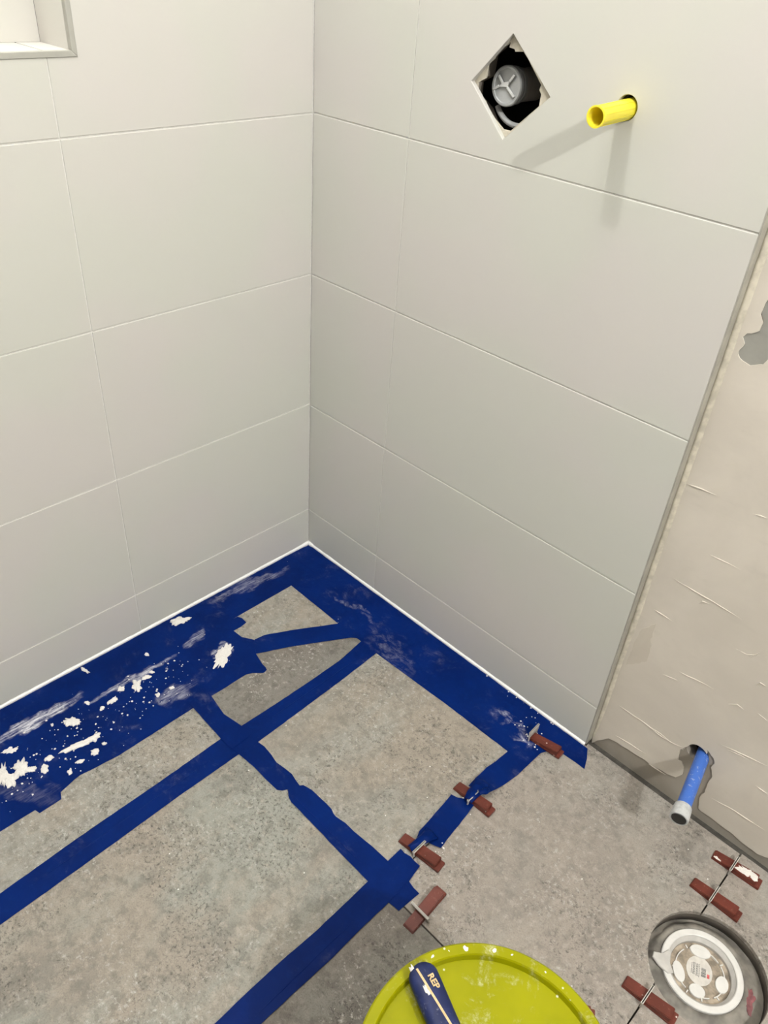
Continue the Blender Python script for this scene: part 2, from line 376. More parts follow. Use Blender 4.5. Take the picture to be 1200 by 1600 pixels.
def mat_tape():
    n = N('blue_tape', 0.55, spec=0.06)
    c = n.mix(n.ramp(n.noise(n.pos, 9, 4), 0.35, 0.65), TAPE_A, TAPE_B)
    c = n.mix(n.ramp(n.noise(n.pos, 70, 3), 0.5, 0.8, 0, 0.25), c, TAPE_C)
    # smeared plaster dust: streaks dragged along the tape, each with its own place
    x = n.new('ShaderNodeSeparateXYZ'); n.put(x.inputs[0], n.pos)
    sx = n.noise(n.mapping(n.pos, scale=(1, 0.12, 1)), 210, 5, 0.65, 0.4)
    sy = n.noise(n.mapping(n.pos, scale=(0.6, 1, 1), rot=(0, 0, 0.3)), 62, 8, 0.75, 0.5)
    wob = n.new('ShaderNodeTexNoise'); n.put(wob.inputs['Vector'], n.pos); wob.inputs['Scale'].default_value = 28; wob.inputs['Detail'].default_value = 5
    wx = n.new('ShaderNodeSeparateXYZ'); n.put(wx.inputs[0], wob.outputs['Color'])
    X = n.math('ADD', x.outputs[0], n.math('MULTIPLY', n.math('SUBTRACT', wx.outputs[0], 0.5), 0.045))
    Y = n.math('ADD', x.outputs[1], n.math('MULTIPLY', n.math('SUBTRACT', wx.outputs[1], 0.5), 0.10))
    total = None
    total_cloud = None
    for k, (x0, y0, x1, y1, w) in enumerate(SMEARS):
        cx, cy, L = (x0 + x1) / 2, (y0 + y1) / 2, math.hypot(x1 - x0, y1 - y0) / 2
        a = math.atan2(y1 - y0, x1 - x0)
        dx, dy = n.math('SUBTRACT', X, cx), n.math('SUBTRACT', Y, cy)
        u = n.math('ADD', n.math('MULTIPLY', dx, math.cos(a) / L), n.math('MULTIPLY', dy, math.sin(a) / L))
        v = n.math('ADD', n.math('MULTIPLY', dx, -math.sin(a) / w), n.math('MULTIPLY', dy, math.cos(a) / w))
        d = n.math('ADD', n.math('MULTIPLY', u, u), n.math('MULTIPLY', v, v))
        e = n.math('MULTIPLY', n.ramp(d, 0.0, 1.9, 1, 0), SMEAR_S[k])
        if k in (5, 6, 8, 9):
            total_cloud = e if total_cloud is None else n.math('MAXIMUM', total_cloud, e)
        else:
            total = e if total is None else n.math('MAXIMUM', total, e)
    st = n.math('MAXIMUM', n.ramp(sx, 0.36, 0.72), n.ramp(sy, 0.42, 0.78))
    dust = n.math('MAXIMUM', n.math('MULTIPLY', st, total), n.math('MULTIPLY', n.ramp(sy, 0.42, 0.74), total_cloud))
    haze = n.math('MULTIPLY', n.ramp(n.noise(n.pos, 13, 6, 0.7, 0.6), 0.54, 0.75), n.ramp(sy, 0.40, 0.75, 0, 0.16))
    dust = n.math('ADD', dust, haze, clamp=True)
    c = n.mix(dust, c, (0.66, 0.66, 0.70))
    n.color(c)
    n.rough(n.ramp(dust, 0, 0.6, 0.44, 0.8))
    wr = n.noise(n.pos, 34, 4, 0.6, 0.8)
    n.bump(n.math('ADD', wr, n.math('MULTIPLY', dust, 0.3)), 0.22, 0.003)
    return n.m

def mat_plaster(name, a, b, seed):
    n = N(name, 0.85, spec=0.2)
    p = n.mapping(n.pos, loc=(seed, 0, 0))
    k = n.noise(p, 6, 5, 0.6, 0.5)
    c = n.mix(n.ramp(k, 0.35, 0.65), a, b)
    k2 = n.noise(n.mapping(p, scale=(0.35, 1, 1), rot=(0, 0.5, 0)), 38, 5, 0.6)
    c = n.mix(n.ramp(k2, 0.55, 0.8, 0, 0.3), c, tuple(t * 0.82 for t in a))
    n.color(c)
    n.bump(n.math('ADD', k2, n.math('MULTIPLY', n.noise(p, 160, 3), 0.25)), 0.22, 0.003)
    return n.m

TAPE_A, TAPE_B, TAPE_C = (0.0002, 0.0095, 0.083), (0.0005, 0.0125, 0.104), (0.002, 0.024, 0.15)
SMEAR_S = [1.3, 0.95, 0.55, 0.45, 0.5, 0.6, 0.8, 0.28, 0.3, 0.2, 0.12, 0.7]
M_TILE = mat_wall_tile()
M_GROUT = plain('pale_grout', (0.70, 0.69, 0.655), 0.8, scale=180, var=0.05)
M_SEAL = plain('white_sealant', (0.86, 0.855, 0.84), 0.35, scale=40, var=0.04)
M_PROF = plain('satin_profile', (0.40, 0.385, 0.335), 0.45, 0.25, var=0.1, scale=30)
M_NICHEPROF = plain('pale_profile', (0.37, 0.365, 0.325), 0.45, 0.1, var=0.06, scale=30)
M_ADH = plain('beige_adhesive', (0.54, 0.50, 0.41), 0.9, var=0.15, scale=70, bump=0.5)
M_COAT = mat_plaster('beige_skim_plaster', (0.575, 0.528, 0.460), (0.63, 0.58, 0.507), 0)
M_BASE = mat_plaster('grey_base_coat', (0.27, 0.24, 0.20), (0.33, 0.30, 0.26), 4)
M_FILLER = mat_plaster('pale_grey_filler', (0.245, 0.240, 0.215), (0.33, 0.322, 0.29), 8)
M_SMEAR = mat_plaster('dull_beige_smear', (0.55, 0.50, 0.425), (0.60, 0.55, 0.47), 6)
M_BARE = plain('bare_grey_plaster', (0.20, 0.197, 0.19), 0.9, var=0.1, scale=5)
M_ROOM = plain('white_emulsion', (0.72, 0.72, 0.70), 0.9, var=0.03, scale=4)
M_SUBFLOOR = plain('dark_tile_adhesive', (0.055, 0.05, 0.042), 0.9, var=0.3, scale=60, bump=0.4)
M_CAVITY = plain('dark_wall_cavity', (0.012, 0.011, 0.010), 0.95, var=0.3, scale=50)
M_TAPE = mat_tape()
M_CONC = mat_concrete_tile('concrete_look_tile', (0.300, 0.262, 0.216), (0.285, 0.277, 0.246), (0.175, 0.160, 0.136), 0.3, 0.5)
M_CONC_PALE = mat_concrete_tile('pale_concrete_look_tile', (0.285, 0.250, 0.217), (0.290, 0.272, 0.242), (0.185, 0.168, 0.148), 1.9, 0.4, 0.4)
M_CONC_DARK = mat_concrete_tile('dark_concrete_look_tile', (0.175, 0.155, 0.135), (0.195, 0.186, 0.162), (0.092, 0.083, 0.070), 3.3, 0.7, 0.5)
M_CONC_COOL = mat_concrete_tile('cool_concrete_look_tile', (0.285, 0.250, 0.208), (0.270, 0.272, 0.240), (0.150, 0.140, 0.120), 5.2, 0.6, 0.5)
M_CRUMB = plain('white_plaster_crumb', (0.70, 0.675, 0.64), 0.9, var=0.06, scale=300, bump=0.6)
M_YELLOW = plain('yellow_plastic', (0.88, 0.72, 0.05), 0.3, var=0.03, scale=20)
M_YELLOW.node_tree.nodes['Principled BSDF'].inputs['Subsurface Weight'].default_value = 0.6
M_YELLOW.node_tree.nodes['Principled BSDF'].inputs['Subsurface Radius'].default_value = (0.01, 0.008, 0.001)
M_YELLOW.node_tree.nodes['Principled BSDF'].inputs['Subsurface Scale'].default_value = 0.6
M_BLUEPIPE = N('blue_plastic_pipe', 0.4)
_k = M_BLUEPIPE.noise(M_BLUEPIPE.pos, 120, 4, 0.7)
M_BLUEPIPE.color(M_BLUEPIPE.mix(M_BLUEPIPE.ramp(_k, 0.58, 0.75, 0, 0.8), (0.045, 0.13, 0.46), (0.5, 0.52, 0.55)))
M_BLUEPIPE = M_BLUEPIPE.m
M_CAPGREY = plain('pale_grey_cap', (0.45, 0.46, 0.46), 0.35, var=0.15, scale=90)
M_BLACK = plain('black_rubber', (0.012, 0.012, 0.012), 0.4, var=0.2)
M_VALVE = plain('grey_plastic', (0.42, 0.43, 0.43), 0.24, var=0.05, scale=40)
M_VALVERIB = plain('light_grey_plastic', (0.62, 0.625, 0.615), 0.25, var=0.05, scale=40)
M_BRASS = plain('dull_brass', (0.42, 0.27, 0.10), 0.4, 0.8, var=0.2, scale=60)

def mat_wedge():
    n = N('red_brown_plastic', 0.45, spec=0.3)
    c = n.mix(n.ramp(n.noise(n.pos, 40, 3), 0.35, 0.65), (0.095, 0.022, 0.014), (0.125, 0.028, 0.018))
    c = n.mix(n.ramp(n.noise(n.pos, 170, 5, 0.7), 0.57, 0.74, 0, 0.4), c, (0.30, 0.15, 0.115))
    v = n.voro(n.pos, 110)
    c = n.mix(n.math('MULTIPLY', n.ramp(v, 0.1, 0.22, 1, 0), n.ramp(n.noise(n.pos, 60, 2), 0.56, 0.64)), c, (0.66, 0.58, 0.52))
    n.color(c)
    n.bump(n.noise(n.pos, 150, 3), 0.2, 0.001)
    return n.m
M_WEDGE = mat_wedge()
M_CLIP = plain('milky_plastic_clip', (0.46, 0.435, 0.40), 0.4, var=0.1, scale=80)
M_MORTAR = plain('grey_mortar', (0.165, 0.152, 0.130), 0.6, var=0.45, scale=30, bump=0.6)
M_HOLESIDE = plain('dark_hole_side', (0.075, 0.063, 0.05), 0.7, var=0.2, scale=40, bump=0.4)
M_PVC = plain('white_plastic', (0.63, 0.62, 0.595), 0.35, var=0.04, scale=50)
M_PVCGREY = plain('dusty_white_plastic', (0.46, 0.445, 0.42), 0.5, var=0.08, scale=60)
M_CAPDIRT = plain('dusty_brown_plastic', (0.30, 0.25, 0.19), 0.8, var=0.45, scale=55, bump=0.4)
M_LABEL = plain('paper_label', (0.54, 0.515, 0.475), 0.7, var=0.08, scale=130)
M_INK = plain('grey_ink', (0.10, 0.10, 0.095), 0.7, var=0.3, scale=300)
M_REDINK = plain('red_ink', (0.50, 0.09, 0.09), 0.7, var=0.25, scale=200)
M_STAIN = plain('wine_red_primer', (0.20, 0.07, 0.075), 0.6, var=0.4, scale=80)

def mat_lime():
    n = N('lime_plastic', 0.42, spec=0.15)
    o = n.pos
    c = n.mix(n.ramp(n.noise(o, 14, 3), 0.35, 0.65), (0.225, 0.226, 0.0), (0.258, 0.256, 0.001))
    a = n.noise(o, 26, 6, 0.7, 0.7)
    b = n.noise(o, 190, 4, 0.7)
    dust = n.math('MULTIPLY', n.ramp(a, 0.52, 0.72), n.ramp(b, 0.38, 0.7))
    v = n.voro(o, 75)
    speck = n.math('MULTIPLY', n.ramp(v, 0.06, 0.15, 1, 0), n.ramp(n.noise(o, 30, 2), 0.5, 0.62))
    n.color(n.mix(n.math('MAXIMUM', n.math('MULTIPLY', dust, 0.6), speck), c, (0.62, 0.62, 0.46)))
    n.rough(n.ramp(dust, 0, 0.6, 0.34, 0.8))
    n.bump(n.math('ADD', dust, speck), 0.2, 0.002)
    return n.m
M_LIME = mat_lime()

def mat_navy():
    n = N('navy_grip', 0.5, spec=0.25)
    o = n.pos
    c = n.mix(n.ramp(n.noise(o, 60, 3), 0.4, 0.7), (0.008, 0.014, 0.06), (0.014, 0.022, 0.085))
    d = n.math('MULTIPLY', n.ramp(n.noise(o, 55, 5, 0.7, 0.5), 0.54, 0.7), n.ramp(n.noise(o, 330, 3, 0.7), 0.4, 0.7))
    n.color(n.mix(n.math('MULTIPLY', d, 0.6), c, (0.45, 0.46, 0.52)))
    return n.m
M_NAVY = mat_navy()
M_GOLD = plain('tan_print', (0.55, 0.40, 0.20), 0.5, var=0.15, scale=150)
M_STEEL = plain('steel_blade', (0.45, 0.45, 0.44), 0.35, 0.9, var=0.1, scale=70)
LED = N('led_strip_light'); LED.b.inputs['Emission Color'].default_value = (1, 0.96, 0.9, 1); LED.b.inputs['Emission Strength'].default_value = 30.0
M_LED = LED.m

# ------------------------------------------------------------------ setting: left wall
JY = -0.4874
ROWS_L = [0.002, 0.1111, 0.4095, 0.7110, 1.0105, 1.3105, 1.6105, 1.9105, 2.2105, 2.5]
COLS_L = [0.0, JY, JY - 0.6, JY - 1.2, -2.2]
NI = dict(y0=-1.04, y1=-0.4415, z0=1.1135, z1=1.38, d=0.092, t=0.0082)     # niche, outside of its frame
G = 0.00125
niche_out = rect(NI['y0'], NI['z0'], NI['y1'], NI['z1'])

bm = bmesh.new()
prism(bm, rect(-2.2, -0.02, 0.012, 2.5), [rect(NI['y0'] - .001, NI['z0'] - .001, NI['y1'] + .001, NI['z1'] + .001)], 0.0995, 0, lambda u, v, w: Vector((-0.0016 - w, u, v)))
wall_left = tag(link('wall_left', bm, M_GROUT), kind='structure')

def cut_niche(y0, y1, z0, z1):
    """tile outline (u = y, v = z) with the niche corner removed"""
    a0, a1, b0, b1 = NI['y0'], NI['y1'], NI['z0'], NI['z1']
    if y1 <= a0 or y0 >= a1 or z1 <= b0 or z0 >= b1:
        return [rect(y0, z0, y1, z1)]
    out = []
    if y0 < a0:
        out.append([(y0, z0), (a0, z0), (a0, z1), (y0, z1)])
    if z0 < b0 and y1 <= a1:
        return out + [rect(max(y0, a0), z0, y1, b0)]
    if z0 < b0 and y1 > a1:
        return out + [[(max(y0, a0), z0), (y1, z0), (y1, z1), (a1, z1), (a1, b0), (max(y0, a0), b0)]]
    if z1 > b1 and y1 > a1:
        return out + [[(a1, z0), (y1, z0), (y1, z1), (max(y0, a0), z1), (max(y0, a0), b1), (a1, b1)]]
    if z1 > b1:
        return out + [rect(max(y0, a0), b1, y1, z1)]
    return out

for c in range(4):
    for r in range(9):
        y0, y1 = COLS_L[c + 1] + 0.0009, COLS_L[c] - (0.0009 if c else 0.0018)
        z0, z1 = ROWS_L[r] + G, ROWS_L[r + 1] - G
        for poly in cut_niche(y0, y1, z0, z1):
            bm = bmesh.new()
            prism(bm, poly, [], 0.008, 0.0007, ON_LEFT)
            link('wall_tile', bm, M_TILE, wall_left)

# niche lining (tiles), its metal frame and the light strip at its top
t, d = NI['t'], NI['d']
ya, yb, za, zb = NI['y0'] + t, NI['y1'] - t, NI['z0'] + t, NI['z1'] - t
def niche_piece(name, lo, hi, mat, bev=0.0006):
    b = bmesh.new(); box(b, lo, hi, bevel=bev); return link(name, b, mat, wall_left)
niche_piece('niche_tile', (-d, JY + .0012, za - .006), (-0.0078, yb, za), M_TILE)
niche_piece('niche_tile', (-d, ya, za - .006), (-0.0078, JY - .0012, za), M_TILE)
niche_piece('niche_tile', (-d, yb, za - .006), (-0.0078, yb + .006, zb), M_TILE)
niche_piece('niche_tile', (-d, ya - .006, za - .006), (-0.0005, ya, zb), M_TILE)
niche_piece('niche_tile', (-d, ya, zb), (-0.0005, yb, zb + .006), M_TILE)
niche_piece('niche_tile', (-d - .006, ya, za), (-d, yb, zb), M_TILE)
def mitre(p0, p1, p2, p3, name='edge_profile'):
    b = bmesh.new()
    f = [b.verts.new((0.0012, *p)) for p in (p0, p1, p2, p3)]
    k = [b.verts.new((-0.0075, *p)) for p in (p0, p1, p2, p3)]
    b.faces.new(f); b.faces.new(k[::-1])
    for i in range(4):
        b.faces.new((f[i], k[i], k[(i + 1) % 4], f[(i + 1) % 4]))
    bmesh.ops.recalc_face_normals(b, faces=b.faces)
    bmesh.ops.bevel(b, geom=list(b.edges), offset=0.0007, segments=1, affect='EDGES')
    link(name, b, M_NICHEPROF, wall_left)
O1, O2, O3, O4 = (NI['y0'], NI['z0']), (NI['y1'], NI['z0']), (NI['y1'], NI['z1']), (NI['y0'], NI['z1'])
I1, I2, I3, I4 = (ya, za), (yb, za), (yb, zb), (ya, zb)
mitre(O1, O2, I2, I1); mitre(O2, O3, I3, I2); mitre(O3, O4, I4, I3); mitre(O4, O1, I1, I4)
niche_piece('led_strip', (-0.024, ya + .01, zb - .006), (-0.012, yb - .01, zb - .001), M_LED, 0.001)

# ------------------------------------------------------------------ setting: right wall
XE = 0.8497
ROWS_R = [0.002, 0.1095, 0.4058, 0.7103, 1.0115, 1.3115, 1.6115, 1.9115, 2.2115, 2.5]
def xe(z):
    return XE - 0.0045 * z
DIAMOND = [(0.425, 1.181), (0.504, 1.113), (0.433, 1.045), (0.360, 1.113)]
SUBHOLE = [(0.4168, 1.1694), (0.4158, 1.163), (0.4252, 1.162), (0.4274, 1.159), (0.4414, 1.1607), (0.4515, 1.1525), (0.4802, 1.1243), (0.4787, 1.1176), (0.4828, 1.1128), (0.4825, 1.0974), (0.4602, 1.0769), (0.439, 1.0571), (0.4245, 1.0569), (0.4059, 1.0679), (0.3923, 1.0785), (0.3838, 1.0888), (0.3744, 1.0943), (0.3671, 1.0979), (0.3663, 1.1115), (0.3799, 1.1191), (0.3812, 1.1382), (0.3909, 1.146), (0.3942, 1.154), (0.4006, 1.1612), (0.4094, 1.1644)]
HOLE_Y = (0.625, 1.1185)
def grow(p, k):
    cx, cy = sum(a for a, b in p) / len(p), sum(b for a, b in p) / len(p)
    return [(cx + (a - cx) * k, cy + (b - cy) * k) for a, b in p]

HOLE_B = (1.0365, 0.1400)
bm = bmesh.new()
prism(bm, rect(-0.10, -0.02, 3.1, 2.5), [grow(SUBHOLE, 1.45), circle(*HOLE_Y, 0.0175), circle(*HOLE_B, 0.0205)], 0.028, 0, lambda u, v, w: Vector((u, 0.0245 + w, v)))
wall_right = tag(link('wall_right', bm, M_BASE), kind='structure')
# adhesive bed between the tiles and the wall, with its broken edge showing in the diamond
bm = bmesh.new()
prism(bm, rect(0.0, 0.002, XE - .004, 2.5), [SUBHOLE, circle(*HOLE_Y, 0.0172)], 0.0035, 0, lambda u, v, w: Vector((u, 0.0081 + w, v)))
link('adhesive_bed', bm, M_ADH, wall_right)
bm = bmesh.new()
prism(bm, [(-0.001, 0.002), (xe(0) - .002, 0.002), (xe(2.5) - .002, 2.5), (-0.001, 2.5)], [grow(DIAMOND, 1.12), circle(*HOLE_Y, 0.0185)], 0.0064, 0, lambda u, v, w: Vector((u, 0.0016 + w, v)))
link('grout', bm, M_GROUT, wall_right)
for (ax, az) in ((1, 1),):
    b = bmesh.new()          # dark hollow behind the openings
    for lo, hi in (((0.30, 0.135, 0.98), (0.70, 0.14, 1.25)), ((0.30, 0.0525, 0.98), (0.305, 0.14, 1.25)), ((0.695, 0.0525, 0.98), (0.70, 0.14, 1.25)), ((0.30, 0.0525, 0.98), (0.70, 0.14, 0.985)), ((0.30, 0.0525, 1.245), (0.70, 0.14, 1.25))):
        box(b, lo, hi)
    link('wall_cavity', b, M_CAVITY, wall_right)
b = bmesh.new()
lathe(b, [(0.030, 0.0), (0.030, 0.1), (0.0, 0.1), (0.0, 0.103), (0.033, 0.103), (0.033, 0.0)], frame((HOLE_B[0], 0.0525, HOLE_B[1]), (0, 1, 0)), 24, close=True)
link('pipe_sleeve', b, M_CAVITY, wall_right)

JX = 0.2418
for r in range(9):
    z0, z1 = ROWS_R[r] + G, ROWS_R[r + 1] - G
    b = bmesh.new(); prism(b, rect(0.0008, z0, JX - .0010, z1), [], 0.008, 0.0007, ON_RIGHT); link('wall_tile', b, M_TILE, wall_right)
    holes = [DIAMOND, circle(*HOLE_Y, 0.0157)] if r == 4 else []
    b = bmesh.new(); prism(b, [(JX + .0010, z0), (xe(z0) - .0012, z0), (xe(z1) - .0012, z1), (JX + .0010, z1)], holes, 0.008, 0.0006, ON_RIGHT); link('wall_tile', b, M_TILE, wall_right)
# metal edge profile and the ragged adhesive bead beside it
b = bmesh.new()
v = [(xe(0.0) - .0012, 0.0003), (xe(0.0) + .0012, 0.0003), (xe(0.0) + .0016, 0.0215), (xe(0.0) - .0012, 0.0215)]
lo = [b.verts.new((x, y, 0.002)) for x, y in v]; hi = [b.verts.new((x - .0045 * 2.5, y, 2.5)) for x, y in v]
for i in range(4):
    b.faces.new((lo[i], lo[(i + 1) % 4], hi[(i + 1) % 4], hi[i]))
b.faces.new(lo[::-1]); b.faces.new(hi)
bmesh.ops.recalc_face_normals(b, faces=b.faces)
tag(link('trim_1', b, M_PROF), kind='structure')
b = bmesh.new()
rings = []
for i in range(420):
    z = 0.012 + i * 0.006
    w = 0.0085 + 0.0018 * noise.noise(Vector((z * 7, 1, 0))) + 0.0006 * noise.noise(Vector((z * 60, 4, 0)))
    h = 0.0060 + 0.0014 * noise.noise(Vector((z * 5, 7, 0))) + 0.0005 * noise.noise(Vector((z * 45, 2, 0)))
    if z < 0.16: h *= 0.35 + 0.65 * max(0, z - 0.02) / 0.14; w *= 0.5 + 0.5 * z / 0.16
    x = xe(z) + .0013
    rings.append([b.verts.new(p) for p in ((x, 0.0240, z), (x, 0.0225 - h, z), (x + w * 0.45, 0.0225 - h * 0.85, z), (x + w * .9, 0.0221 - h * 0.25, z), (x + w * 1.2, 0.0240, z))])
for a, c in zip(rings[:-1], rings[1:]):
    for j in range(4):
        b.faces.new((a[j], c[j], c[j + 1], a[j + 1]))
bmesh.ops.recalc_face_normals(b, faces=b.faces)
link('adhesive_bead', b, M_ADH, wall_right, smooth=True)

# skim coat over the base coat, its lower edge and patches left ragged
outline = [(0.8515, 0.012)] + COAT_BOTTOM_L
hx, hz = HOLE_B
arc = [(hx + .0185 * math.cos(a), hz + .0185 * math.sin(a)) for a in [math.radians(q) for q in range(150, 24, -14)]]
outline = outline + arc + COAT_BOTTOM_R + [(3.1, 0.03), (3.1, 2.5), (0.842, 2.5)]
clean = []
for p in outline:
    if not clean or (Vector(p) - Vector(clean[-1])).length > 0.0008:
        clean.append(p)
def ragged(p, amp, step, seed):
    out = []
    for i in range(len(p)):
        a, c = Vector(p[i]), Vector(p[(i + 1) % len(p)])
        L = (c - a).length
        k = max(1, min(12, int(L / step))) if L < 0.3 else 1
        for j in range(k):
            q = a.lerp(c, j / k)
            if j:
                q += Vector((noise.noise(Vector((q.x * 90, q.y * 90, seed))), noise.noise(Vector((q.x * 90, q.y * 90, seed + 9))))) * amp
            out.append(tuple(q))
    return out
bm = bmesh.new()
prism(bm, ragged(clean, 0.0015, 0.005, 1), [ragged(PATCH[0], 0.0025, 0.005, 3)], 0.0024, 0.0, lambda u, v, w: Vector((u, 0.0222 + w, v)))
link('plaster_coat', bm, M_COAT, wall_right)
bm = bmesh.new()
prism(bm, ragged(grow(PATCH[0], 1.12), 0.001, 0.01, 5), [], 0.0012, 0, lambda u, v, w: Vector((u, 0.0236 + w, v)))
link('grey_filler_patch', bm, M_FILLER, wall_right)
bm = bmesh.new()
prism(bm, ragged(PATCH[1], 0.003, 0.005, 6), [], 0.0012, 0, lambda u, v, w: Vector((u, 0.0217 + w, v)))
link('adhesive_smear', bm, M_SMEAR, wall_right)
bm = bmesh.new()
for i, r in enumerate(RIDGES):
    ridge(bm, [(u, 0.0223, v) for u, v in r], 0.0030, 0.0015, (0, -1, 0), i)
tag(link('trowel_ridges', bm, M_COAT, wall_right), 'thin trowel ridges and nibs left in the plaster', kind='stuff')

# unseen rest of the room, behind and beside the camera
def slab(name, lo, hi, mat):
    b = bmesh.new(); box(b, lo, hi); return tag(link(name, b, mat), kind='structure')
slab('wall_far_right', (3.1, -2.2, 0), (3.2, 0.05, 2.5), M_BARE)
slab('wall_behind', (-0.10, -2.3, 0), (3.2, -2.2, 2.5), M_BARE)
slab('ceiling', (-0.10, -2.3, 2.5), (3.2, 0.06, 2.6), M_ROOM)

# white sealant where walls meet the floor
def sealant(name, p0, p1, n1, seed):
    b = bmesh.new(); rings = []
    p0, p1, n1 = Vector(p0), Vector(p1), Vector(n1)
    k = int((p1 - p0).length / 0.012)
    for i in range(k + 1):
        p = p0.lerp(p1, i / k)
        s = 1 + 0.22 * noise.noise(Vector((i * 0.23, seed, 0))) + 0.15 * noise.noise(Vector((i * 0.9, seed, 3)))
        if seed == 1 and i < 2 or seed == 2 and i < 2: s *= 1.35
        w, h = 0.0052 * s, 0.0062 * s
        rings.append([b.verts.new(q) for q in (p, p + Vector((0, 0, h)), p + n1 * w * .38 + Vector((0, 0, h * .5)), p + n1 * w)])
    for a, c in zip(rings[:-1], rings[1:]):
        for j in range(4):
            b.faces.new((a[j], c[j], c[(j + 1) % 4], a[(j + 1) % 4]))
    bmesh.ops.recalc_face_normals(b, faces=b.faces)
    tag(link(name, b, M_SEAL, smooth=True), kind='structure')
sealant('trim_2', (0.0, 0, 0.0002), (0.0, -2.2, 0.0002), (1, 0, 0), 1)
sealant('trim_3', (0, 0, 0.0002), (XE - 0.0005, 0, 0.0002), (0, -1, 0), 2)

# ------------------------------------------------------------------ setting: floor
DR = (1.2240, -0.2228)
RH = 0.0928
bm = bmesh.new()
prism(bm, rect(-0.10, -2.3, 3.2, 0.052), [circle(*DR, 0.0945, 48)], 0.12, 0, on_floor(-0.0085))
floor = tag(link('floor', bm, M_SUBFLOOR), kind='structure')
A, Cx, D, B = 0.3785, 0.7770, 1.1745, -0.5020
H = 0.0012
def arc_cut(side):
    """arc of the drain hole on one side of joint D"""
    n = 40
    x = D - H if side < 0 else D + H
    dy = math.sqrt(RH ** 2 - (x - DR[0]) ** 2)
    a0 = math.atan2(dy, x - DR[0])
    if side < 0:
        return [(DR[0] + RH * math.cos(a), DR[1] + RH * math.sin(a)) for a in [2 * math.pi - a0 + (2 * a0 - 2 * math.pi) * i / n for i in range(n + 1)]]
    return [(DR[0] + RH * math.cos(a), DR[1] + RH * math.sin(a)) for a in [a0 - 2 * a0 * i / n for i in range(n + 1)]]
def wall_y(x):
    return 0.0 - 0.0005 if x < XE + 0.002 else 0.0085
TILES = [
    ([(0, 0.0), (A - H, 0.0), (A - H, -0.075), (0.02, -0.565 + .44)], M_CONC_COOL),
    (rect(Cx + H, -2.2, D - H, B - H), M_CONC_DARK),
    (rect(A + H, -2.2, Cx - H, B - H), M_CONC_COOL),
    (rect(A + H, B + H, Cx - H, 0.0), M_CONC),
    (rect(0, -2.2, A - H, B - H), M_CONC),
    ([(Cx + H, B + H), (D - H, B + H)] + arc_cut(-1) + [(D - H, 0.0075), (XE + .003, 0.0075), (XE + .003, 0.0), (Cx + H, 0.0)], M_CONC_PALE),
    ([(D + H, 0.0105), (D + H, DR[1] + math.sqrt(RH ** 2 - (D + H - DR[0]) ** 2))] + arc_cut(1)[1:-1] + [(D + H, DR[1] - math.sqrt(RH ** 2 - (D + H - DR[0]) ** 2)), (D + H, B + H), (1.572, B + H), (1.572, 0.0105)], M_CONC_PALE),
    (rect(D + H, -2.2, 1.572, B - H), M_CONC),
    (rect(1.5745, B + H, 3.1, 0.0105), M_CONC), (rect(1.5745, -2.2, 3.1, B - H), M_CONC_COOL),
]
# the shower end is cut on the diagonal (envelope cut)
p, q = (0.176, -0.342), (0.3265, -0.1175)
TILES[0] = ([(0.0, 0.0), (A - H, 0.0), (A - H, -0.0440), (0.05, -0.5025 - .0), (0.0, -0.50)], M_CONC)
TILES.append(([(A - H, -0.0475), (A - H, B + H), (0.0535, B + H)], M_CONC_DARK))
for poly, mt in TILES:
    bm = bmesh.new()
    prism(bm, poly, [], 0.0083, 0.0006, on_floor(0.0))
    link('floor_tile', bm, mt, floor)
# mortar packed round the drain
bm = bmesh.new()
rings = []
for (r, z) in ((0.0928, -0.0275), (0.0905, -0.0272), (0.084, -0.0262), (0.077, -0.0235), (0.071, -0.0212), (0.0655, -0.0212), (0.060, -0.0300)):
    ring = []
    for i in range(96):
        a = 2 * math.pi * i / 96
        k = noise.noise(Vector((math.cos(a) * 4, math.sin(a) * 4, r * 260))) * .7 + noise.noise(Vector((math.cos(a) * 13, math.sin(a) * 13, r * 500))) * .5
        f = 0.0 if r > 0.093 or r < .061 else 1.0
        cx, cy = (DR[0], DR[1]) if r > .08 else (1.2173, -0.2172)
        ring.append(bm.verts.new((cx + (r + (.0022 if r < .08 else .0008) * k * f) * math.cos(a), cy + (r + (.0022 if r < .08 else .0008) * k * f) * math.sin(a), z + (0.0026 if r < .08 else .001) * k * f)))
    rings.append(ring)
for a, c in zip(rings[:-1], rings[1:]):
    for i in range(96):
        bm.faces.new((a[i], c[i], c[(i + 1) % 96], a[(i + 1) % 96]))
bmesh.ops.recalc_face_normals(bm, faces=bm.faces)
link('mortar_ring', bm, M_MORTAR, floor, smooth=True)
bm = bmesh.new()
lathe(bm, [(0.0932, -0.0035), (0.0932, -0.030), (0.0944, -0.030), (0.0944, -0.0035)], Matrix.Translation((*DR, 0)), 72, close=True)
link('hole_side', bm, M_HOLESIDE, floor, smooth=True)

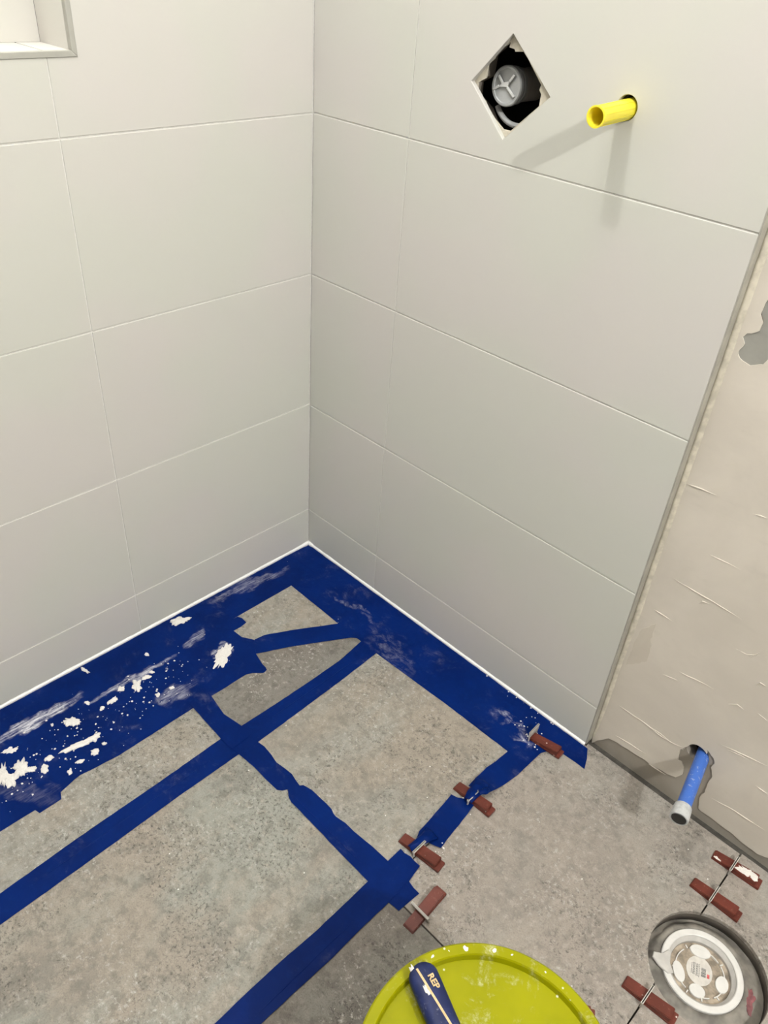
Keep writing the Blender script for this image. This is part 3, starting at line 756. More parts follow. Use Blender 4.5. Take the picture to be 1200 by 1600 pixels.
# ------------------------------------------------------------------ blue masking tape on the floor
LV = {}
def tape(key, label, level, rag=0.0008, crease=None):
    poly = ragged(TAPE[key], rag, 0.012, len(key))
    z = 0.0004 + level * 0.00032
    b = bmesh.new()
    prism(b, poly, [], z - 0.00002 if level == 0 else 0.0003, 0, on_floor(z))
    o = tag(link('masking_tape', b, M_TAPE), label, 'tape', 'blue tape over the floor joints')
    for cl in (crease or []):
        b2 = bmesh.new()
        ridge(b2, [(x, y, z) for x, y in cl], 0.0022, 0.0005, (0, 0, 1), level)
        link('crease', b2, M_TAPE, o)
    return o
tape('W_left_wall', 'blue masking tape strip running along the foot of the left tiled wall', 0)
tape('W_right_wall', 'blue masking tape strip along the right wall, ending in a torn slant', 1)
tape('W_right_in', 'second blue tape strip beside the right wall strip, farther from the wall', 2)
tape('W_left_mid', 'middle blue tape strip of the left wall, caked with white plaster', 1)
tape('W_left_in', 'inner blue tape strip of the left wall with ragged torn edge and tabs', 2)
tape('diag', 'short blue tape strip crossing the corner between two small grey wedges of floor', 4)
tape('A_upper', 'long straight blue tape strip running from lower left edge up to right wall tape', 3, crease=[[(0.378, -0.15), (0.3785, -0.48)], [(0.379, -0.53), (0.383, -0.95)]])
tape('B_upper', 'short blue tape link between the plaster caked strip and the long straight strip', 7)
tape('B_torn', 'jagged torn blue tape piece just below the left tape crossing', 4)
tape('B_lower', 'blue tape strip from the torn piece down to the right tape crossing', 5, crease=[[(0.505, -0.505), (0.74, -0.503)]])
tape('C_lower', 'blue tape strip from the right crossing down to the bottom edge', 6, crease=[[(0.784, -0.55), (0.786, -0.8)]])
def lifted(key, label, lift, flap=None):
    """tape whose torn end rides up over a wedge: fine grid clipped to the outline, raised towards one end"""
    poly = TAPE[key]
    b = bmesh.new()
    prism(b, ragged(poly, 0.0008, 0.01, 7), [], 0.0003, 0, on_floor(0.0022))
    bmesh.ops.triangulate(b, faces=b.faces)
    bmesh.ops.subdivide_edges(b, edges=list(b.edges), cuts=3, use_grid_fill=True)
    for v in b.verts:
        v.co.z += lift(v.co.x, v.co.y) - 0.0003
    bmesh.ops.recalc_face_normals(b, faces=b.faces)
    o = tag(link('masking_tape', b, M_TAPE), label, 'tape', 'blue tape over the floor joints')
    return o
def sm(a, b, x):
    t = max(0.0, min(1.0, (x - a) / (b - a))); return t * t * (3 - 2 * t)
def lift_top(x, y):
    return 0.0085 * sm(-0.195, -0.235, y) * (0.75 + 0.45 * noise.noise(Vector((x * 60, y * 60, 2))))
def lift_mid(x, y):
    return 0.0045 * sm(-0.305, -0.285, y) * (0.6 + 0.6 * noise.noise(Vector((x * 80, y * 80, 5)))) + 0.006 * sm(-0.365, -0.393, y) * (0.6 + .6 * noise.noise(Vector((x * 70, y * 70, 8))))
t_top = lifted('C_top', 'blue tape piece between right wall and upper of the two buried wedges', lift_top)
t_mid = lifted('C_mid', 'blue tape piece lying between the two wedges half buried in tape', lift_mid)

def crumple(parent, pts, widths, seed, mat=M_TAPE):
    """narrow gathered tongue of tape: a strip folded over along pts"""
    b = bmesh.new(); rings = []
    P = []
    for k in range(len(pts) - 1):
        for j in range(6):
            f = j / 6
            P.append((Vector(pts[k]).lerp(Vector(pts[k + 1]), f), widths[k] * (1 - f) + widths[k + 1] * f))
    P.append((Vector(pts[-1]), widths[-1]))
    for i, (p, w) in enumerate(P):
        tdir = (P[min(i + 1, len(P) - 1)][0] - P[max(i - 1, 0)][0]).normalized()
        s = tdir.cross(Vector((0, 0, 1))).normalized()
        top, bot = [], []
        for j in range(9):
            u = j / 8 * 2 - 1
            z = 0.0042 * (1 - u * u) + 0.0028 * noise.noise(Vector((u * 2.1 + seed, i * 0.31, seed)))
            q = p + s * w * u * 0.5 + Vector((0, 0, z))
            top.append(b.verts.new(q)); bot.append(b.verts.new(q - Vector((0, 0, 0.0005))))
        rings.append(top + bot[::-1])
    for a, c in zip(rings[:-1], rings[1:]):
        for j in range(18):
            b.faces.new((a[j], c[j], c[(j + 1) % 18], a[(j + 1) % 18]))
    b.faces.new(rings[0]); b.faces.new(rings[-1][::-1])
    bmesh.ops.recalc_face_normals(b, faces=b.faces)
    return link('fold', b, mat, parent, smooth=True)
crumple(t_top, [(0.765, -0.225, 0.008), (0.770, -0.245, 0.0135), (0.772, -0.266, 0.0155), (0.774, -0.281, 0.0135)], [0.030, 0.024, 0.022, 0.016], 1.3)
crumple(t_top, [(0.782, -0.232, 0.009), (0.784, -0.243, 0.016), (0.779, -0.256, 0.0175)], [0.012, 0.014, 0.008], 4.1)
crumple(t_mid, [(0.770, -0.372, 0.005), (0.770, -0.392, 0.0135), (0.768, -0.412, 0.016), (0.765, -0.428, 0.013)], [0.028, 0.020, 0.015, 0.012], 7.7)

# ------------------------------------------------------------------ levelling wedges and clips
def wedge_mesh():
    """tile levelling wedge: ramped block on a longer base tongue; thin end at x = 0"""
    b = bmesh.new()
    L = 0.086
    def ramp_block(x0, x1, w, z0, za_, zb_, bev):
        vs = [b.verts.new(p) for p in ((x0, -w, z0), (x1, -w, z0), (x1, w, z0), (x0, w, z0), (x0, -w, za_), (x1, -w, zb_), (x1, w, zb_), (x0, w, za_))]
        fs = [b.faces.new([vs[i] for i in f]) for f in ((3, 2, 1, 0), (4, 5, 6, 7), (0, 1, 5, 4), (1, 2, 6, 5), (2, 3, 7, 6), (3, 0, 4, 7))]
        es = list({e for f in fs for e in f.edges})
        bmesh.ops.bevel(b, geom=es, offset=bev, segments=2, affect='EDGES')
    return b, ramp_block, L
WG = {'W1': [(0.7615, -0.0660), (0.8330, -0.0610)], 'W2': [(0.7345, -0.2655), (0.8184, -0.2625)], 'W3': [(0.7373, -0.4175), (0.8238, -0.4090)], 'W4': [(0.8538, -0.5248), (0.8490, -0.4368)], 'W5': [(1.1396, -0.0303), (1.2239, -0.0256)], 'W6': [(1.1373, -0.1065), (1.2236, -0.1073)], 'W7': [(1.1391, -0.3356), (1.2234, -0.3296)], 'W8': [(1.108, -0.4335), (1.1475, -0.411)]}
WL = {
 'W1': 'red-brown levelling wedge speckled white, on the blue tape close to the right wall',
 'W2': 'red-brown levelling wedge crossed by crumpled tape, upper of the two half buried in tape',
 'W3': 'red-brown levelling wedge under a twisted tape tongue, just above the right tape crossing',
 'W4': 'red-brown levelling wedge turned crosswise, nearest behind the lime bucket lid',
 'W5': 'red-brown levelling wedge smeared with white plaster, beside the plastered wall base',
 'W6': 'clean red-brown levelling wedge between the white-smeared wedge and the round drain',
 'W7': 'red-brown levelling wedge left of and below the round drain opening',
 'W8': 'red-brown levelling wedge mostly hidden behind the right rim of the bucket'}
proto = None
for k, ((x0, y0), (x1, y1)) in WG.items():
    a = math.atan2(y1 - y0, x1 - x0)
    if proto is None:
        proto = thing('levelling_wedge', WL[k], 'wedge', group='tile levelling wedges')
        b, rb, L = wedge_mesh(); rb(0.0, L, 0.0106, 0.0, 0.0024, 0.0056, 0.0007); link('base_tongue', b, M_WEDGE, proto)
        b, rb, L = wedge_mesh(); rb(0.0012, L - 0.008, 0.0098, 0.0022, 0.0046, 0.0150, 0.0010); link('ramp', b, M_WEDGE, proto)
        o = proto
    else:
        o = proto.copy(); COL.objects.link(o)
        for ch in list(proto.children):
            c = ch.copy(); COL.objects.link(c); c.parent = o
        o['label'] = WL[k]
    dz = 0.0021 if k in ('W1',) else (0.0014 if k in ('W2', 'W3') else 0.0)
    o.location = (x0, y0, dz + 0.0001)
    o.rotation_euler = (0, 0, a)
    s = math.hypot(x1 - x0, y1 - y0) / 0.086
    if k == 'W8': s = 1.0; o.location = (1.0605, -0.4580, 0.0001)
    o.scale = (s, 1, 1)

def clip(loc, ang, label, hgt=0.024, w=0.030, tilt=0.0):
    t = thing('levelling_clip', label, 'clip', loc, 'milky plastic levelling clips', (0, 0, ang))
    b = bmesh.new()
    Tm = Matrix.Rotation(tilt, 4, 'X')
    h2 = 0.0125 + 0.0045
    box(b, (-w / 2, -0.0011, 0.0), (-w / 2 + 0.0035, 0.0011, hgt - .001), Tm, 0.0004)
    link('leg', b, M_CLIP, t)
    b = bmesh.new()
    box(b, (w / 2 - 0.0035, -0.0011, 0.0), (w / 2, 0.0011, hgt - .001), Tm, 0.0004)
    link('leg', b, M_CLIP, t)
    b = bmesh.new()
    box(b, (-w / 2 - .001, -0.0016, h2 - 0.006), (w / 2 + .001, 0.0016, hgt), Tm, 0.0008)
    link('bridge', b, M_CLIP, t)
    b = bmesh.new()
    box(b, (-w / 2 - .001, -0.0021, hgt - 0.0018), (w / 2 + .001, 0.0021, hgt), Tm, 0.0006)
    link('top_bar', b, M_CLIP, t)
    return t
R90 = math.pi / 2
clip((0.7660, -0.0655, 0.0024), R90 + 0.05, 'milky clip standing upright on blue tape at the wedge by the right wall', 0.026, 0.032)
clip((0.7755, -0.268, 0.0015), R90, 'milky clip almost covered by crumpled tape, on the upper half buried wedge', 0.0165, 0.030)
clip((0.7755, -0.415, 0.0015), R90, 'milky clip almost covered by a twisted tape tongue near the right crossing', 0.0165, 0.030)
clip((0.8515, -0.4905, -0.002), 0.0, 'milky clip across the crosswise wedge behind the bucket lid', 0.0225, 0.036, 0.25)
clip((1.1750, -0.0285, -0.002), R90, 'milky clip across the white-smeared wedge beside the plastered wall', 0.0165, 0.034)
clip((1.1750, -0.1070, -0.002), R90, 'milky clip across the clean wedge above the round drain', 0.0165, 0.034)
clip((1.1750, -0.3330, -0.002), R90, 'milky clip across the wedge left of the round drain', 0.0165, 0.034)

# ------------------------------------------------------------------ plaster crumbs
def blob(u, v, h, seed, n=26, rough=0.34):
    """ragged flat lump whose half axes are u and v (2-D vectors)"""
    b = bmesh.new()
    u, v = Vector((*u, 0)), Vector((*v, 0))
    rings = []
    for k, (f, z) in enumerate(((1.0, 0.0), (0.96, 0.45), (0.72, 0.85), (0.36, 1.0))):
        ring = []
        for i in range(n):
            a = 2 * math.pi * i / n
            q = Vector((math.cos(a) * 1.6, math.sin(a) * 1.6, seed * 5.3))
            r = 1 + rough * (noise.noise(q) * 1.2 + noise.noise(q * 2.7) * 0.8 + noise.noise(q * 6) * 0.35)
            p = (u * math.cos(a) + v * math.sin(a)) * f * max(r, 0.35)
            zz = h * z * (1 + 0.45 * noise.noise(Vector((p.x * 220, p.y * 220, seed))))
            ring.append(b.verts.new((p.x, p.y, zz)))
        rings.append(ring)
    top = b.verts.new((0, 0, h * 1.02))
    for a, c in zip(rings[:-1], rings[1:]):
        for i in range(n):
            b.faces.new((a[i], a[(i + 1) % n], c[(i + 1) % n], c[i]))
    for i in range(n):
        b.faces.new((rings[-1][i], rings[-1][(i + 1) % n], top))
    b.faces.new(rings[0][::-1])
    return b
CL = ['elongated white plaster chip at the tape edge under the left wall joint', 'small round white plaster dot on tape below the left wall joint', 'small slanted white plaster nib near the left wall sealant line', 'large smeared white plaster dab nearest the torn tape tabs', 'white irregular plaster lump, upper one in the middle of the left tape', 'small oval white crumb just right of the upper middle plaster lump', 'white oblong crumb just left of the upper middle plaster lump', 'tiny white crumb above the upper middle plaster lump', 'white bar shaped plaster crumb slanting below the upper middle lump', 'tiny slanted white crumb left of the bar shaped crumb', 'small white crumb at the end of the long dust streak', 'wide ragged white plaster lump below the long dust streak', 'tiny white dot left of the wide ragged lump', 'long thin white plaster sliver along the tape seam', 'pointed white piece at the right tip of the long sliver', 'bean shaped white crumb below right of the long sliver', 'thin oval white crumb below the long sliver', 'small white crumb nearest the curved tape edge', 'triangular white crumb left of the long sliver', 'round white crumb right end of the clustered lumps', 'biggest branching white plaster lump of the left cluster', 'narrow white lump joining the clustered crumbs', 'tall white plaster heap cut by the left edge of the picture', 'ragged white lump right of the heap at the left edge', 'flat white plaster patch above the cluster at the left edge', 'short white crumb on the tape near the large smeared dab', 'small round white crumb between seam and short crumb', 'tiny white crumb below right of the long sliver tip']
for i, (cx, cy, ux, uy, vx, vy) in enumerate(CRUMBS):
    hgt = min(0.006, 0.0012 + 0.25 * min(math.hypot(ux, uy), math.hypot(vx, vy)))
    if i in (3, 24): hgt = 0.0012
    big = math.hypot(ux, uy) > 0.009
    b = blob((ux, uy), (vx, vy), hgt, i + 1, 36 if big else 20, 0.55 if big else 0.42)
    o = tag(link('plaster_crumb', b, M_CRUMB, smooth=False), CL[i], 'crumb', 'white plaster crumbs on the left tape')
    o.location = (cx, cy, 0.0013)
random.seed(5)
b = bmesh.new()
def speck(x, y, z, r):
    r0 = bmesh.ops.create_icosphere(b, subdivisions=1, radius=r)
    for v in r0['verts']:
        v.co = Vector((x, y, z)) + Vector((v.co.x * random.uniform(.7, 1.5), v.co.y * random.uniform(.7, 1.5), max(0, v.co.z) * .6))
for i in range(260):
    t = random.random() ** 1.25
    y = -0.99 + t * 0.55
    x = 0.165 + random.gauss(0, 0.042)
    if 0.08 < x < 0.25:
        speck(x, y, 0.0012, random.choice((.0006, .0008, .001, .0014, .002)))
for i in range(40):
    speck(random.uniform(.02, .3), random.uniform(-.9, -.05), 0.0014 if 0 else 0.0012, random.uniform(.0004, .0009))
for cx, cy, n, s in ((0.765, -0.068, 26, .012), (0.748, -0.05, 14, .02), (0.775, -0.285, 10, .01), (0.8, -0.40, 12, .012), (0.80, -0.38, 6, .005), (0.70, -0.03, 10, .05)):
    for i in range(n):
        speck(cx + random.gauss(0, s), min(-0.008, cy + random.gauss(0, s)), 0.0021, random.uniform(.0006, .0019))
for i in range(70):
    x, y = random.uniform(.4, 1.25), random.uniform(-.8, -.03)
    if (x - DR[0]) ** 2 + (y - DR[1]) ** 2 > .011:
        speck(x, y, 0.0002, random.choice((.0004, .0006, .0006, .0012)))
tag(link('plaster_dust', b, M_CRUMB), 'fine white plaster specks scattered over tape and floor', 'dust', kind='stuff')
# white smears on the wedge by the wall
for (x, y, z, u, v, s) in ((1.196, -0.0262, 0.0120, (0.0160, 0.0005), (0, 0.0070), 31), (1.210, -0.029, 0.0141, (0.0070, 0), (0, 0.0066), 33), (1.1475, -0.0360, 0.0055, (0.0065, -.001), (0, 0.0024), 35)):
    b = blob(u, v, 0.0012, s, 28, 0.5)
    w5 = [o for o in bpy.data.objects if o.get('label') == WL['W5']][0]
    o = link('plaster_smear', b, M_CRUMB)
    o.parent = w5
    M5 = Matrix.Translation(w5.location) @ w5.rotation_euler.to_matrix().to_4x4() @ Matrix.Diagonal((*w5.scale, 1))
    o.matrix_local = M5.inverted() @ Matrix.Translation((x, y, z)) @ Matrix.Rotation(-0.133, 4, 'Y')

# ------------------------------------------------------------------ yellow test tube in its hole
ty = thing('yellow_pipe_stub', 'open yellow plastic tube sticking out of the tiled wall', 'pipe', (HOLE_Y[0], 0.03, HOLE_Y[1] - .0005))
axis = Vector((0.0002, -0.1034, -0.0048))
My = frame((0, 0, 0), axis)
b = bmesh.new()
lathe(b, [(0.0128, 0.0), (0.0128, 0.100), (0.0134, 0.1015), (0.0134, 0.1034), (0.0112, 0.1034), (0.0108, 0.098), (0.0108, 0.0)], My, 40, close=True)
link('tube', b, M_YELLOW, ty, smooth=False)
for k in range(10):
    a = 2 * math.pi * k / 10
    b = bmesh.new()
    box(b, (0.0124, -0.0006, 0.03), (0.0133, 0.0006, 0.098), My @ Matrix.Rotation(a, 4, 'Z'), 0.0003)
    link('rib', b, M_YELLOW, ty)

# ------------------------------------------------------------------ blue water pipe with end cap
P0, P1 = Vector((1.0362, 0.075, 0.1395)), Vector((1.0760, -0.1165, 0.1300))
tb = thing('water_pipe', 'blue plastic water pipe with grey end cap sticking out of the plastered wall', 'pipe', P0)
ax = (P1 - P0)
Mb = frame((0, 0, 0), ax); L = ax.length
b = bmesh.new()
lathe(b, [(0.0, 0.0), (0.0118, 0.0), (0.0118, L - 0.024), (0.0, L - .024)], Mb, 32); link('pipe', b, M_BLUEPIPE, tb, smooth=False)
b = bmesh.new()
lathe(b, [(0.0, L - .027), (0.0142, L - 0.027), (0.0152, L - .020), (0.0156, L - 0.003), (0.0150, L), (0.0128, L), (0.0122, L - .002), (0.0, L - .002)], Mb, 36); link('end_cap', b, M_CAPGREY, tb)
b = bmesh.new()
lathe(b, [(0.0, L + .0008), (0.0118, L + .0006), (0.0126, L - .002), (0.0, L - .0022)], Mb, 32); link('cap_plug', b, M_BLACK, tb)

# ------------------------------------------------------------------ shower valve inside the diamond opening
VC = Vector((0.4030, 0.030, 1.1105))
tv = thing('shower_valve', 'round grey valve cap with raised cross ribs inside the diamond cut-out', 'valve', VC)
Mv = frame((0, 0, 0), (0, -1, 0))
b = bmesh.new()
lathe(b, [(0, -0.010), (0.0255, -0.010), (0.0278, -.008), (0.0278, -0.002), (0.0262, 0.0), (0.0232, 0.0002), (0.0225, -0.0022), (0, -0.0022)], Mv, 56); link('cap', b, M_VALVE, tv)
hub = [(0.3959, 1.1143), (0.4095, 1.1185), (0.4073, 1.1097), (0.3897, 1.1083)]
tips = [(0.3878, 1.1228), (0.4160, 1.1275), (0.4213, 1.0990), (0.3815, 1.1030)]
for h_, e_ in zip(hub, tips):
    p0 = Vector((h_[0] - VC.x, -0.0005, h_[1] - VC.z)); p1 = Vector((e_[0] - VC.x, -0.0005, e_[1] - VC.z))
    b = bmesh.new(); d_ = (p1 - p0)
    box(b, (-0.0014, -0.0022, -0.001), (0.0014, 0.0012, d_.length), frame(p0, d_, (0, 1, 0)), 0.0005)
    # keep the rib standing proud of the cap whatever its direction
    link('rib', b, M_VALVERIB, tv)
b = bmesh.new(); ph = [(u - VC.x, v - VC.z) for u, v in hub]
prism(b, ph, [], 0.003, 0.0006, lambda u, v, w: Vector((u, -0.0018 + w, v))); link('hub', b, M_VALVERIB, tv)
b = bmesh.new()
lathe(b, [(0, -0.072), (0.0235, -0.072), (0.0235, -0.011), (0, -0.011)], Mv, 40); link('valve_body', b, M_PVCGREY, tv)
b = bmesh.new()
lathe(b, [(0.024, -0.020), (0.0265, -0.020), (0.0265, -0.014), (0.024, -0.014)], Mv, 40, close=True); link('collar', b, M_VALVE, tv)
b = bmesh.new()
for (x, z, r) in ((0.452, 1.085, 0.006), (0.464, 1.080, 0.0045), (0.470, 1.103, 0.007)):
    lathe(b, [(0, 0), (r, 0), (r, 0.03), (r * .7, 0.032), (0, 0.032)], frame((x - VC.x, 0.05, z - VC.z), (0.3, -1, 0.1)), 10)
link('brass_fitting', b, M_BRASS, tv)
b = bmesh.new()
arcp = [Vector((0.5 * 0.092 * math.cos(math.radians(q)) + 0.018, 0.014, 0.046 * math.sin(math.radians(q)) - 0.006)) for q in range(212, 300, 8)]
for p_, q_ in zip(arcp[:-1], arcp[1:]):
    lathe(b, [(0, 0), (0.0042, 0), (0.0042, (q_ - p_).length), (0, (q_ - p_).length)], frame(p_, q_ - p_, (0, 1, 0)), 10)
link('box_rim', b, M_VALVE, tv)

# ------------------------------------------------------------------ floor drain
DX, DY = 1.2173, -0.2172
td = thing('floor_drain', 'round white plastic floor drain with dusty labelled cap, set in grey mortar', 'drain', (DX, DY, -0.0185))
b = bmesh.new()
lathe(b, [(0.0535, -0.012), (0.0535, 0.0002), (0.0548, 0.0012), (0.0628, 0.0012), (0.0642, 0.0), (0.0642, -0.012)], Matrix(), 72, close=True); link('flange', b, M_PVC, td)
b = bmesh.new()
lathe(b, [(0.0480, -0.016), (0.0480, -0.0075), (0.0534, -0.0015), (0.0534, -0.016)], Matrix(), 72, close=True); link('step_ring', b, M_PVCGREY, td)
b = bmesh.new()
lathe(b, [(0, -0.0130), (0.0478, -0.0130), (0.0478, -0.017), (0, -0.017)], Matrix(), 64); link('cap', b, M_CAPDIRT, td)
b = bmesh.new()
for (a0, a1) in ((20, 58), (68, 142), (158, 205), (218, 262), (275, 318), (330, 372)):
    st = 10
    for i in range(st):
        p, q = math.radians(a0 + (a1 - a0) * i / st), math.radians(a0 + (a1 - a0) * (i + 1) / st)
        vs = []
        for z in (-0.013, -0.0098):
            for r in (0.0378, 0.0392):
                for a in (p, q):
                    vs.append(b.verts.new((r * math.cos(a), r * math.sin(a), z)))
        for f in ((0, 1, 3, 2), (4, 6, 7, 5), (0, 4, 5, 1), (2, 3, 7, 6), (0, 2, 6, 4), (1, 5, 7, 3)):
            b.faces.new([vs[j] for j in f])
bmesh.ops.recalc_face_normals(b, faces=b.faces)
link('rim', b, M_PVC, td)
# image-up on the floor is roughly the (-0.45, 0.89) direction seen from the camera; lobes set round the cap
def lobe(ang, r, a, bb, mat=M_PVC, name='lobe'):
    c = Vector((math.cos(ang), math.sin(ang))) * r
    u = Vector((math.cos(ang), math.sin(ang))); v = Vector((-u.y, u.x))
    poly = [tuple(c + u * a * math.cos(k * math.pi / 10) + v * bb * math.sin(k * math.pi / 10)) for k in range(20)]
    b = bmesh.new(); prism(b, poly, [], 0.0032, 0.0006, on_floor(-0.0100)); link(name, b, mat, td)
for (px, py), a, bb in (((-0.0165, 0.0345), 0.0105, 0.0165), ((0.0335, 0.0085), 0.0100, 0.0140), ((0.0095, -0.0290), 0.0105, 0.0125), ((-0.0270, -0.0250), 0.0090, 0.0165)):
    lobe(math.atan2(py, px), min(math.hypot(px, py), 0.0345), a, bb)
for ang in (22, 62, 118, 148, 212, 268, 300, 338):
    b = bmesh.new(); box(b, (0.0388, -0.0009, -0.013), (0.0440, 0.0009, -0.0105), Matrix.Rotation(math.radians(ang), 4, 'Z')); link('lug', b, M_PVC, td)
# paper label with lines of print, barcode and a red mark
LA = math.radians(22)
LM = Matrix.Rotation(LA, 4, 'Z') @ Matrix.Translation((0.0, 0.003, 0))
def lab(poly, z, mat, name, h=0.0004):
    pts = [tuple((LM @ Vector((u, v, 0))).xy) for u, v in poly]
    b = bmesh.new(); prism(b, pts, [], h, 0, on_floor(z)); link(name, b, mat, td)
lab([(-0.001 + 0.0205 * math.cos(k * .314), 0.0235 * math.sin(k * .314)) for k in range(20)], -0.0118, M_LABEL, 'label', 0.0012)
b = bmesh.new()
random.seed(3)
for row in range(8):
    v = -0.0135 + row * 0.0036
    u = -0.0135 + (0.003 if row in (0, 7) else 0)
    for col in range(3 if row < 6 else 2):
        pass
for row, u0 in enumerate((-0.0135, -0.0110, -0.0088, -0.0060, -0.0038, -0.0016)):
    v = -0.011 + abs(u0) * .2
    while v < 0.0115 - abs(u0) * .25:
        ln = random.uniform(0.0010, 0.0030)
        pts = [tuple((LM @ Vector((a, c, 0))).xy) for a, c in rect(u0, v, u0 + (0.0014 if row in (1, 3) else 0.0009), v + ln)]
        prism(b, pts, [], 0.0002, 0, on_floor(-0.01165))
        v += ln + random.uniform(0.0004, 0.0009)
link('label_print', b, M_INK, td)
b = bmesh.new()
v = -0.0075
for w_, g_ in ((.0016, .0004), (.0012, .0005), (.0006, .0007), (.0018, .0008), (.0005, .0006), (.0008, .0009), (.0014, .0006), (.0004, .0005), (.0006, .001)):
    pts = [tuple((LM @ Vector((a, c, 0))).xy) for a, c in rect(0.0020, v, 0.0092, v + w_)]
    prism(b, pts, [], 0.0002, 0, on_floor(-0.01165)); v += w_ + g_
link('barcode', b, M_INK, td)
lab(rect(0.0112, -0.0070, 0.0150, -0.0005), -0.01165, M_REDINK, 'red_mark', 0.0002)
# cream fixing tab at the camera-left side, and a wine red primer stain on the mortar
b = bmesh.new()
prism(b, [(-0.0690, -0.0335), (-0.0665, -0.0425), (-0.052, -0.0475), (-0.036, -0.0475), (-0.0300, -0.0400), (-0.0415, -0.0300), (-0.0475, -0.014), (-0.0535, -0.013), (-0.0580, -0.0260)], [], 0.004, 0.0012, on_floor(0.0035)); link('fixing_tab', b, M_PVCGREY, td)
b = blob((0.016, 0.010), (-0.003, 0.0065), 0.0014, 77, 30, 0.45)
o = link('primer_stain', b, M_STAIN, floor); o.location = (DX + 0.0745, DY + 0.0150, -0.0228); o.rotation_euler = (0, 0, 1.35)

# ------------------------------------------------------------------ lime bucket with recessed lid
BX, BY, BH, BR = 1.1064, -0.7007, 0.30, 0.1484
tk = thing('bucket', 'lime green plaster bucket with a recessed dusty lid, at the bottom edge', 'bucket', (BX, BY, 0))
b = bmesh.new()
lathe(b, [(0, 0.0), (0.112, 0.0), (0.116, 0.004), (0.1385, BH - 0.016), (0.1405, BH - 0.016), (0.1405, BH - .010), (0, BH - .0165)], Matrix(), 72); link('bucket_body', b, M_LIME, tk)
b = bmesh.new()
lathe(b, [(0, BH - 0.0150), (0.128, BH - 0.0150), (0.1318, BH - 0.0135), (0.1338, BH - 0.002), (0.1352, BH), (0.1462, BH), (0.1482, BH - 0.0016), (0.1488, BH - .014), (0.1408, BH - .014), (0.1408, BH - 0.0125), (0, BH - .0160)], Matrix(), 96); lid = link('lid', b, M_LIME, tk)
for f in lid.data.polygons:
    f.use_smooth = False
random.seed(11)
b = bmesh.new()
def lump(x, y, z, r, flat=.5):
    r0 = bmesh.ops.create_icosphere(b, subdivisions=2, radius=r)
    sx, sy = random.uniform(.7, 1.5), random.uniform(.7, 1.4)
    for v in r0['verts']:
        q = 1 + 0.4 * noise.noise(v.co * (1.6 / r) + Vector((x * 99, y * 99, 0)))
        v.co = Vector((x - BX, y - BY, z)) + Vector((v.co.x * sx * q, v.co.y * sy * q, max(0, v.co.z) * flat * q))
ZP = BH - 0.0150
for i in range(46):
    a, r = random.uniform(0.9, 3.4), 0.125 * math.sqrt(random.random())
    lump(BX + r * math.cos(a), BY + r * math.sin(a), ZP, random.choice((.0007, .0009, .0012, .0018, .0026)))
for x, y, r in ((0.9995, -0.635, 0.0055), (1.0055, -0.631, 0.0065), (0.997, -0.641, 0.004), (0.990, -0.634, .003), (1.035, -0.64, .0028), (1.075, -0.632, .003), (1.055, -0.66, .003), (1.048, -0.688, .0025)):
    lump(x, y, ZP, r, .45)
for ang in (2.05, 2.2, 2.45, 2.6, 1.2, 0.9, 2.75, 1.75):
    lump(BX + 0.141 * math.cos(ang), BY + 0.141 * math.sin(ang), BH - .0004, random.uniform(.0015, .0038), .3)
tag(link('plaster_spatter', b, M_CRUMB, tk), kind='stuff')

# ------------------------------------------------------------------ trowel lying on the lid
HA = math.atan2(-0.0235, 0.0600)
KNIFE = (0.9720, -0.6705, 0.3003)
tt = thing('filling_knife', 'navy handled filling knife with tan stripe, lying on the bucket lid', 'tool', KNIFE, rot=(0, 0.055, HA))
b = bmesh.new(); rings = []
NS = 22
for k in range(NS + 1):
    s = (k / NS) ** 2
    x = 0.135 * s
    w = 0.0180 * (1 - 0.06 * s) * (math.sqrt(max(0, 1 - (1 - min(1, s / 0.12)) ** 2)) if s < 0.12 else 1.0)
    w = max(w, 0.0012)
    h = 0.0105 * (w / 0.0172) ** .6
    ring = []
    for i in range(28):
        a = 2 * math.pi * i / 28
        ca, sa = math.cos(a), math.sin(a)
        ring.append(b.verts.new((x, w * math.copysign(abs(ca) ** .75, ca), 0.0112 + h * math.copysign(abs(sa) ** .8, sa))))
    rings.append(ring)
for a, c in zip(rings[:-1], rings[1:]):
    for i in range(28):
        b.faces.new((a[i], c[i], c[(i + 1) % 28], a[(i + 1) % 28]))
b.faces.new(rings[0]); b.faces.new(rings[-1][::-1])
bmesh.ops.recalc_face_normals(b, faces=b.faces)
link('handle', b, M_NAVY, tt, smooth=True)
b = bmesh.new()
def strip(pts, w):
    vs = []
    for i, p in enumerate(pts):
        vs.append([b.verts.new((p[0], p[1] - w / 2, p[2])), b.verts.new((p[0], p[1] + w / 2, p[2])), b.verts.new((p[0], p[1] + w / 2, p[2] - .0012)), b.verts.new((p[0], p[1] - w / 2, p[2] - .0012))])
    for a, c in zip(vs[:-1], vs[1:]):
        for j in range(4):
            b.faces.new((a[j], c[j], c[(j + 1) % 4], a[(j + 1) % 4]))
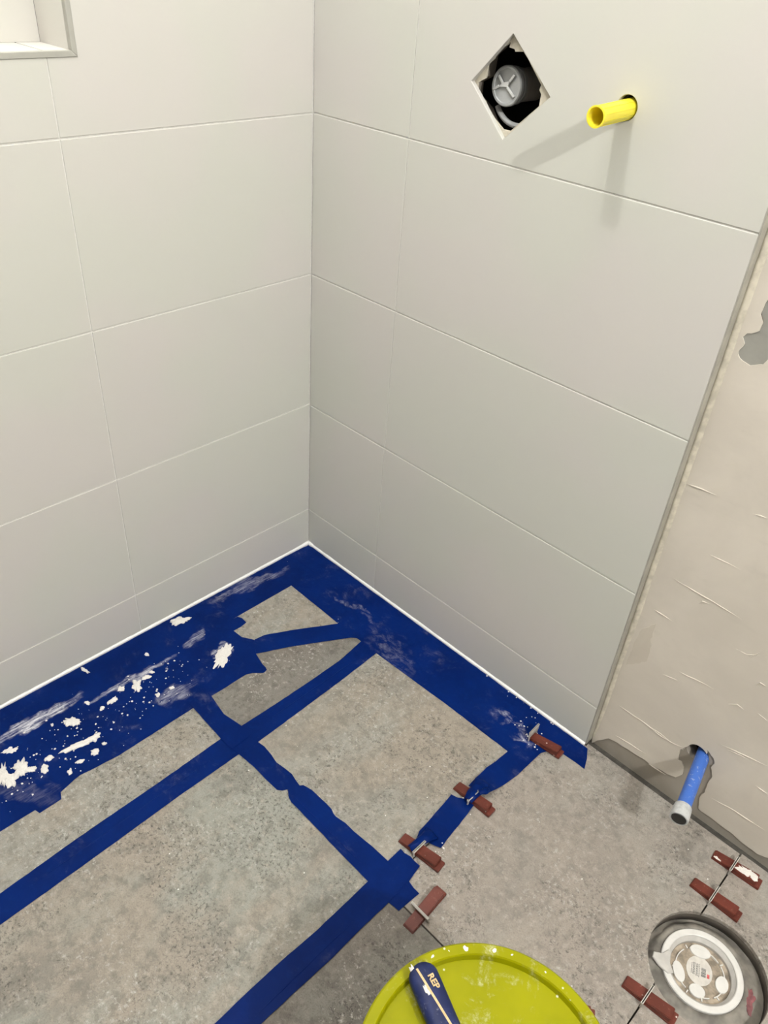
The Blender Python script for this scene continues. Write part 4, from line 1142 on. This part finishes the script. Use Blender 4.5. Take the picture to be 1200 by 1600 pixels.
def top_z(x, y):
    s = x / 0.135
    w = 0.0180 * (1 - 0.06 * s); h = 0.0105 * (w / 0.0172) ** .6
    ca = min(1, abs(y) / w) ** (1 / .75)
    return 0.0112 + h * max(0, 1 - ca * ca) ** .4
strip([(x, -0.0075 + 0.17 * x, top_z(x, -0.0075 + 0.17 * x) + .0004) for x in [0.007 + 0.006 * i for i in range(19)]], 0.0026)
bmesh.ops.recalc_face_normals(b, faces=b.faces)
link('stripe', b, M_GOLD, tt)
cu = bpy.data.curves.new('lettering', 'FONT'); cu.body = 'REP'; cu.size = 0.0105; cu.offset = 0.0003; cu.extrude = 0.0003; cu.align_x = 'CENTER'; cu.align_y = 'CENTER'
tmp = bpy.data.objects.new('lettering_curve', cu); COL.objects.link(tmp)
bpy.context.view_layer.update()
me = bpy.data.meshes.new_from_object(tmp.evaluated_get(bpy.context.evaluated_depsgraph_get()))
bpy.data.objects.remove(tmp)
me.materials.append(M_GOLD)
lt = bpy.data.objects.new('lettering', me); COL.objects.link(lt); lt.parent = tt
lt.location = (0.026, 0.0060, top_z(0.026, 0.0060) + .0006); lt.rotation_euler = (-0.18, 0, 0.12)
b = blob((0.006, 0.001), (-.001, 0.003), 0.0012, 91, 24, 0.5)
o = link('plaster_smear', b, M_CRUMB, tt); o.location = (0.006, -0.010, 0.0165); o.rotation_euler = (0.6, 0, 0)
b = blob((0.0065, 0.001), (-.001, 0.0022), 0.0010, 92, 24, 0.5)
o = link('plaster_smear', b, M_CRUMB, tt); o.location = (0.031, -0.0055, top_z(0.031, -0.0055) - .0002)
b = bmesh.new()
lathe(b, [(0, 0.130), (0.0085, 0.130), (0.0085, 0.150), (0, 0.150)], Matrix.Translation((0, 0, 0.0112)) @ frame((0, 0, 0), (1, 0, 0)), 20); link('ferrule', b, M_STEEL, tt)
b = bmesh.new()
prism(b, [(0.148, -0.010), (0.160, -0.012), (0.23, -0.035), (0.23, 0.035), (0.160, 0.012), (0.148, 0.010)], [], 0.0012, 0, on_floor(0.0172)); 
for v in b.verts:
    v.co.z -= max(0, v.co.x - 0.15) / 0.08 * 0.0130
link('blade', b, M_STEEL, tt)
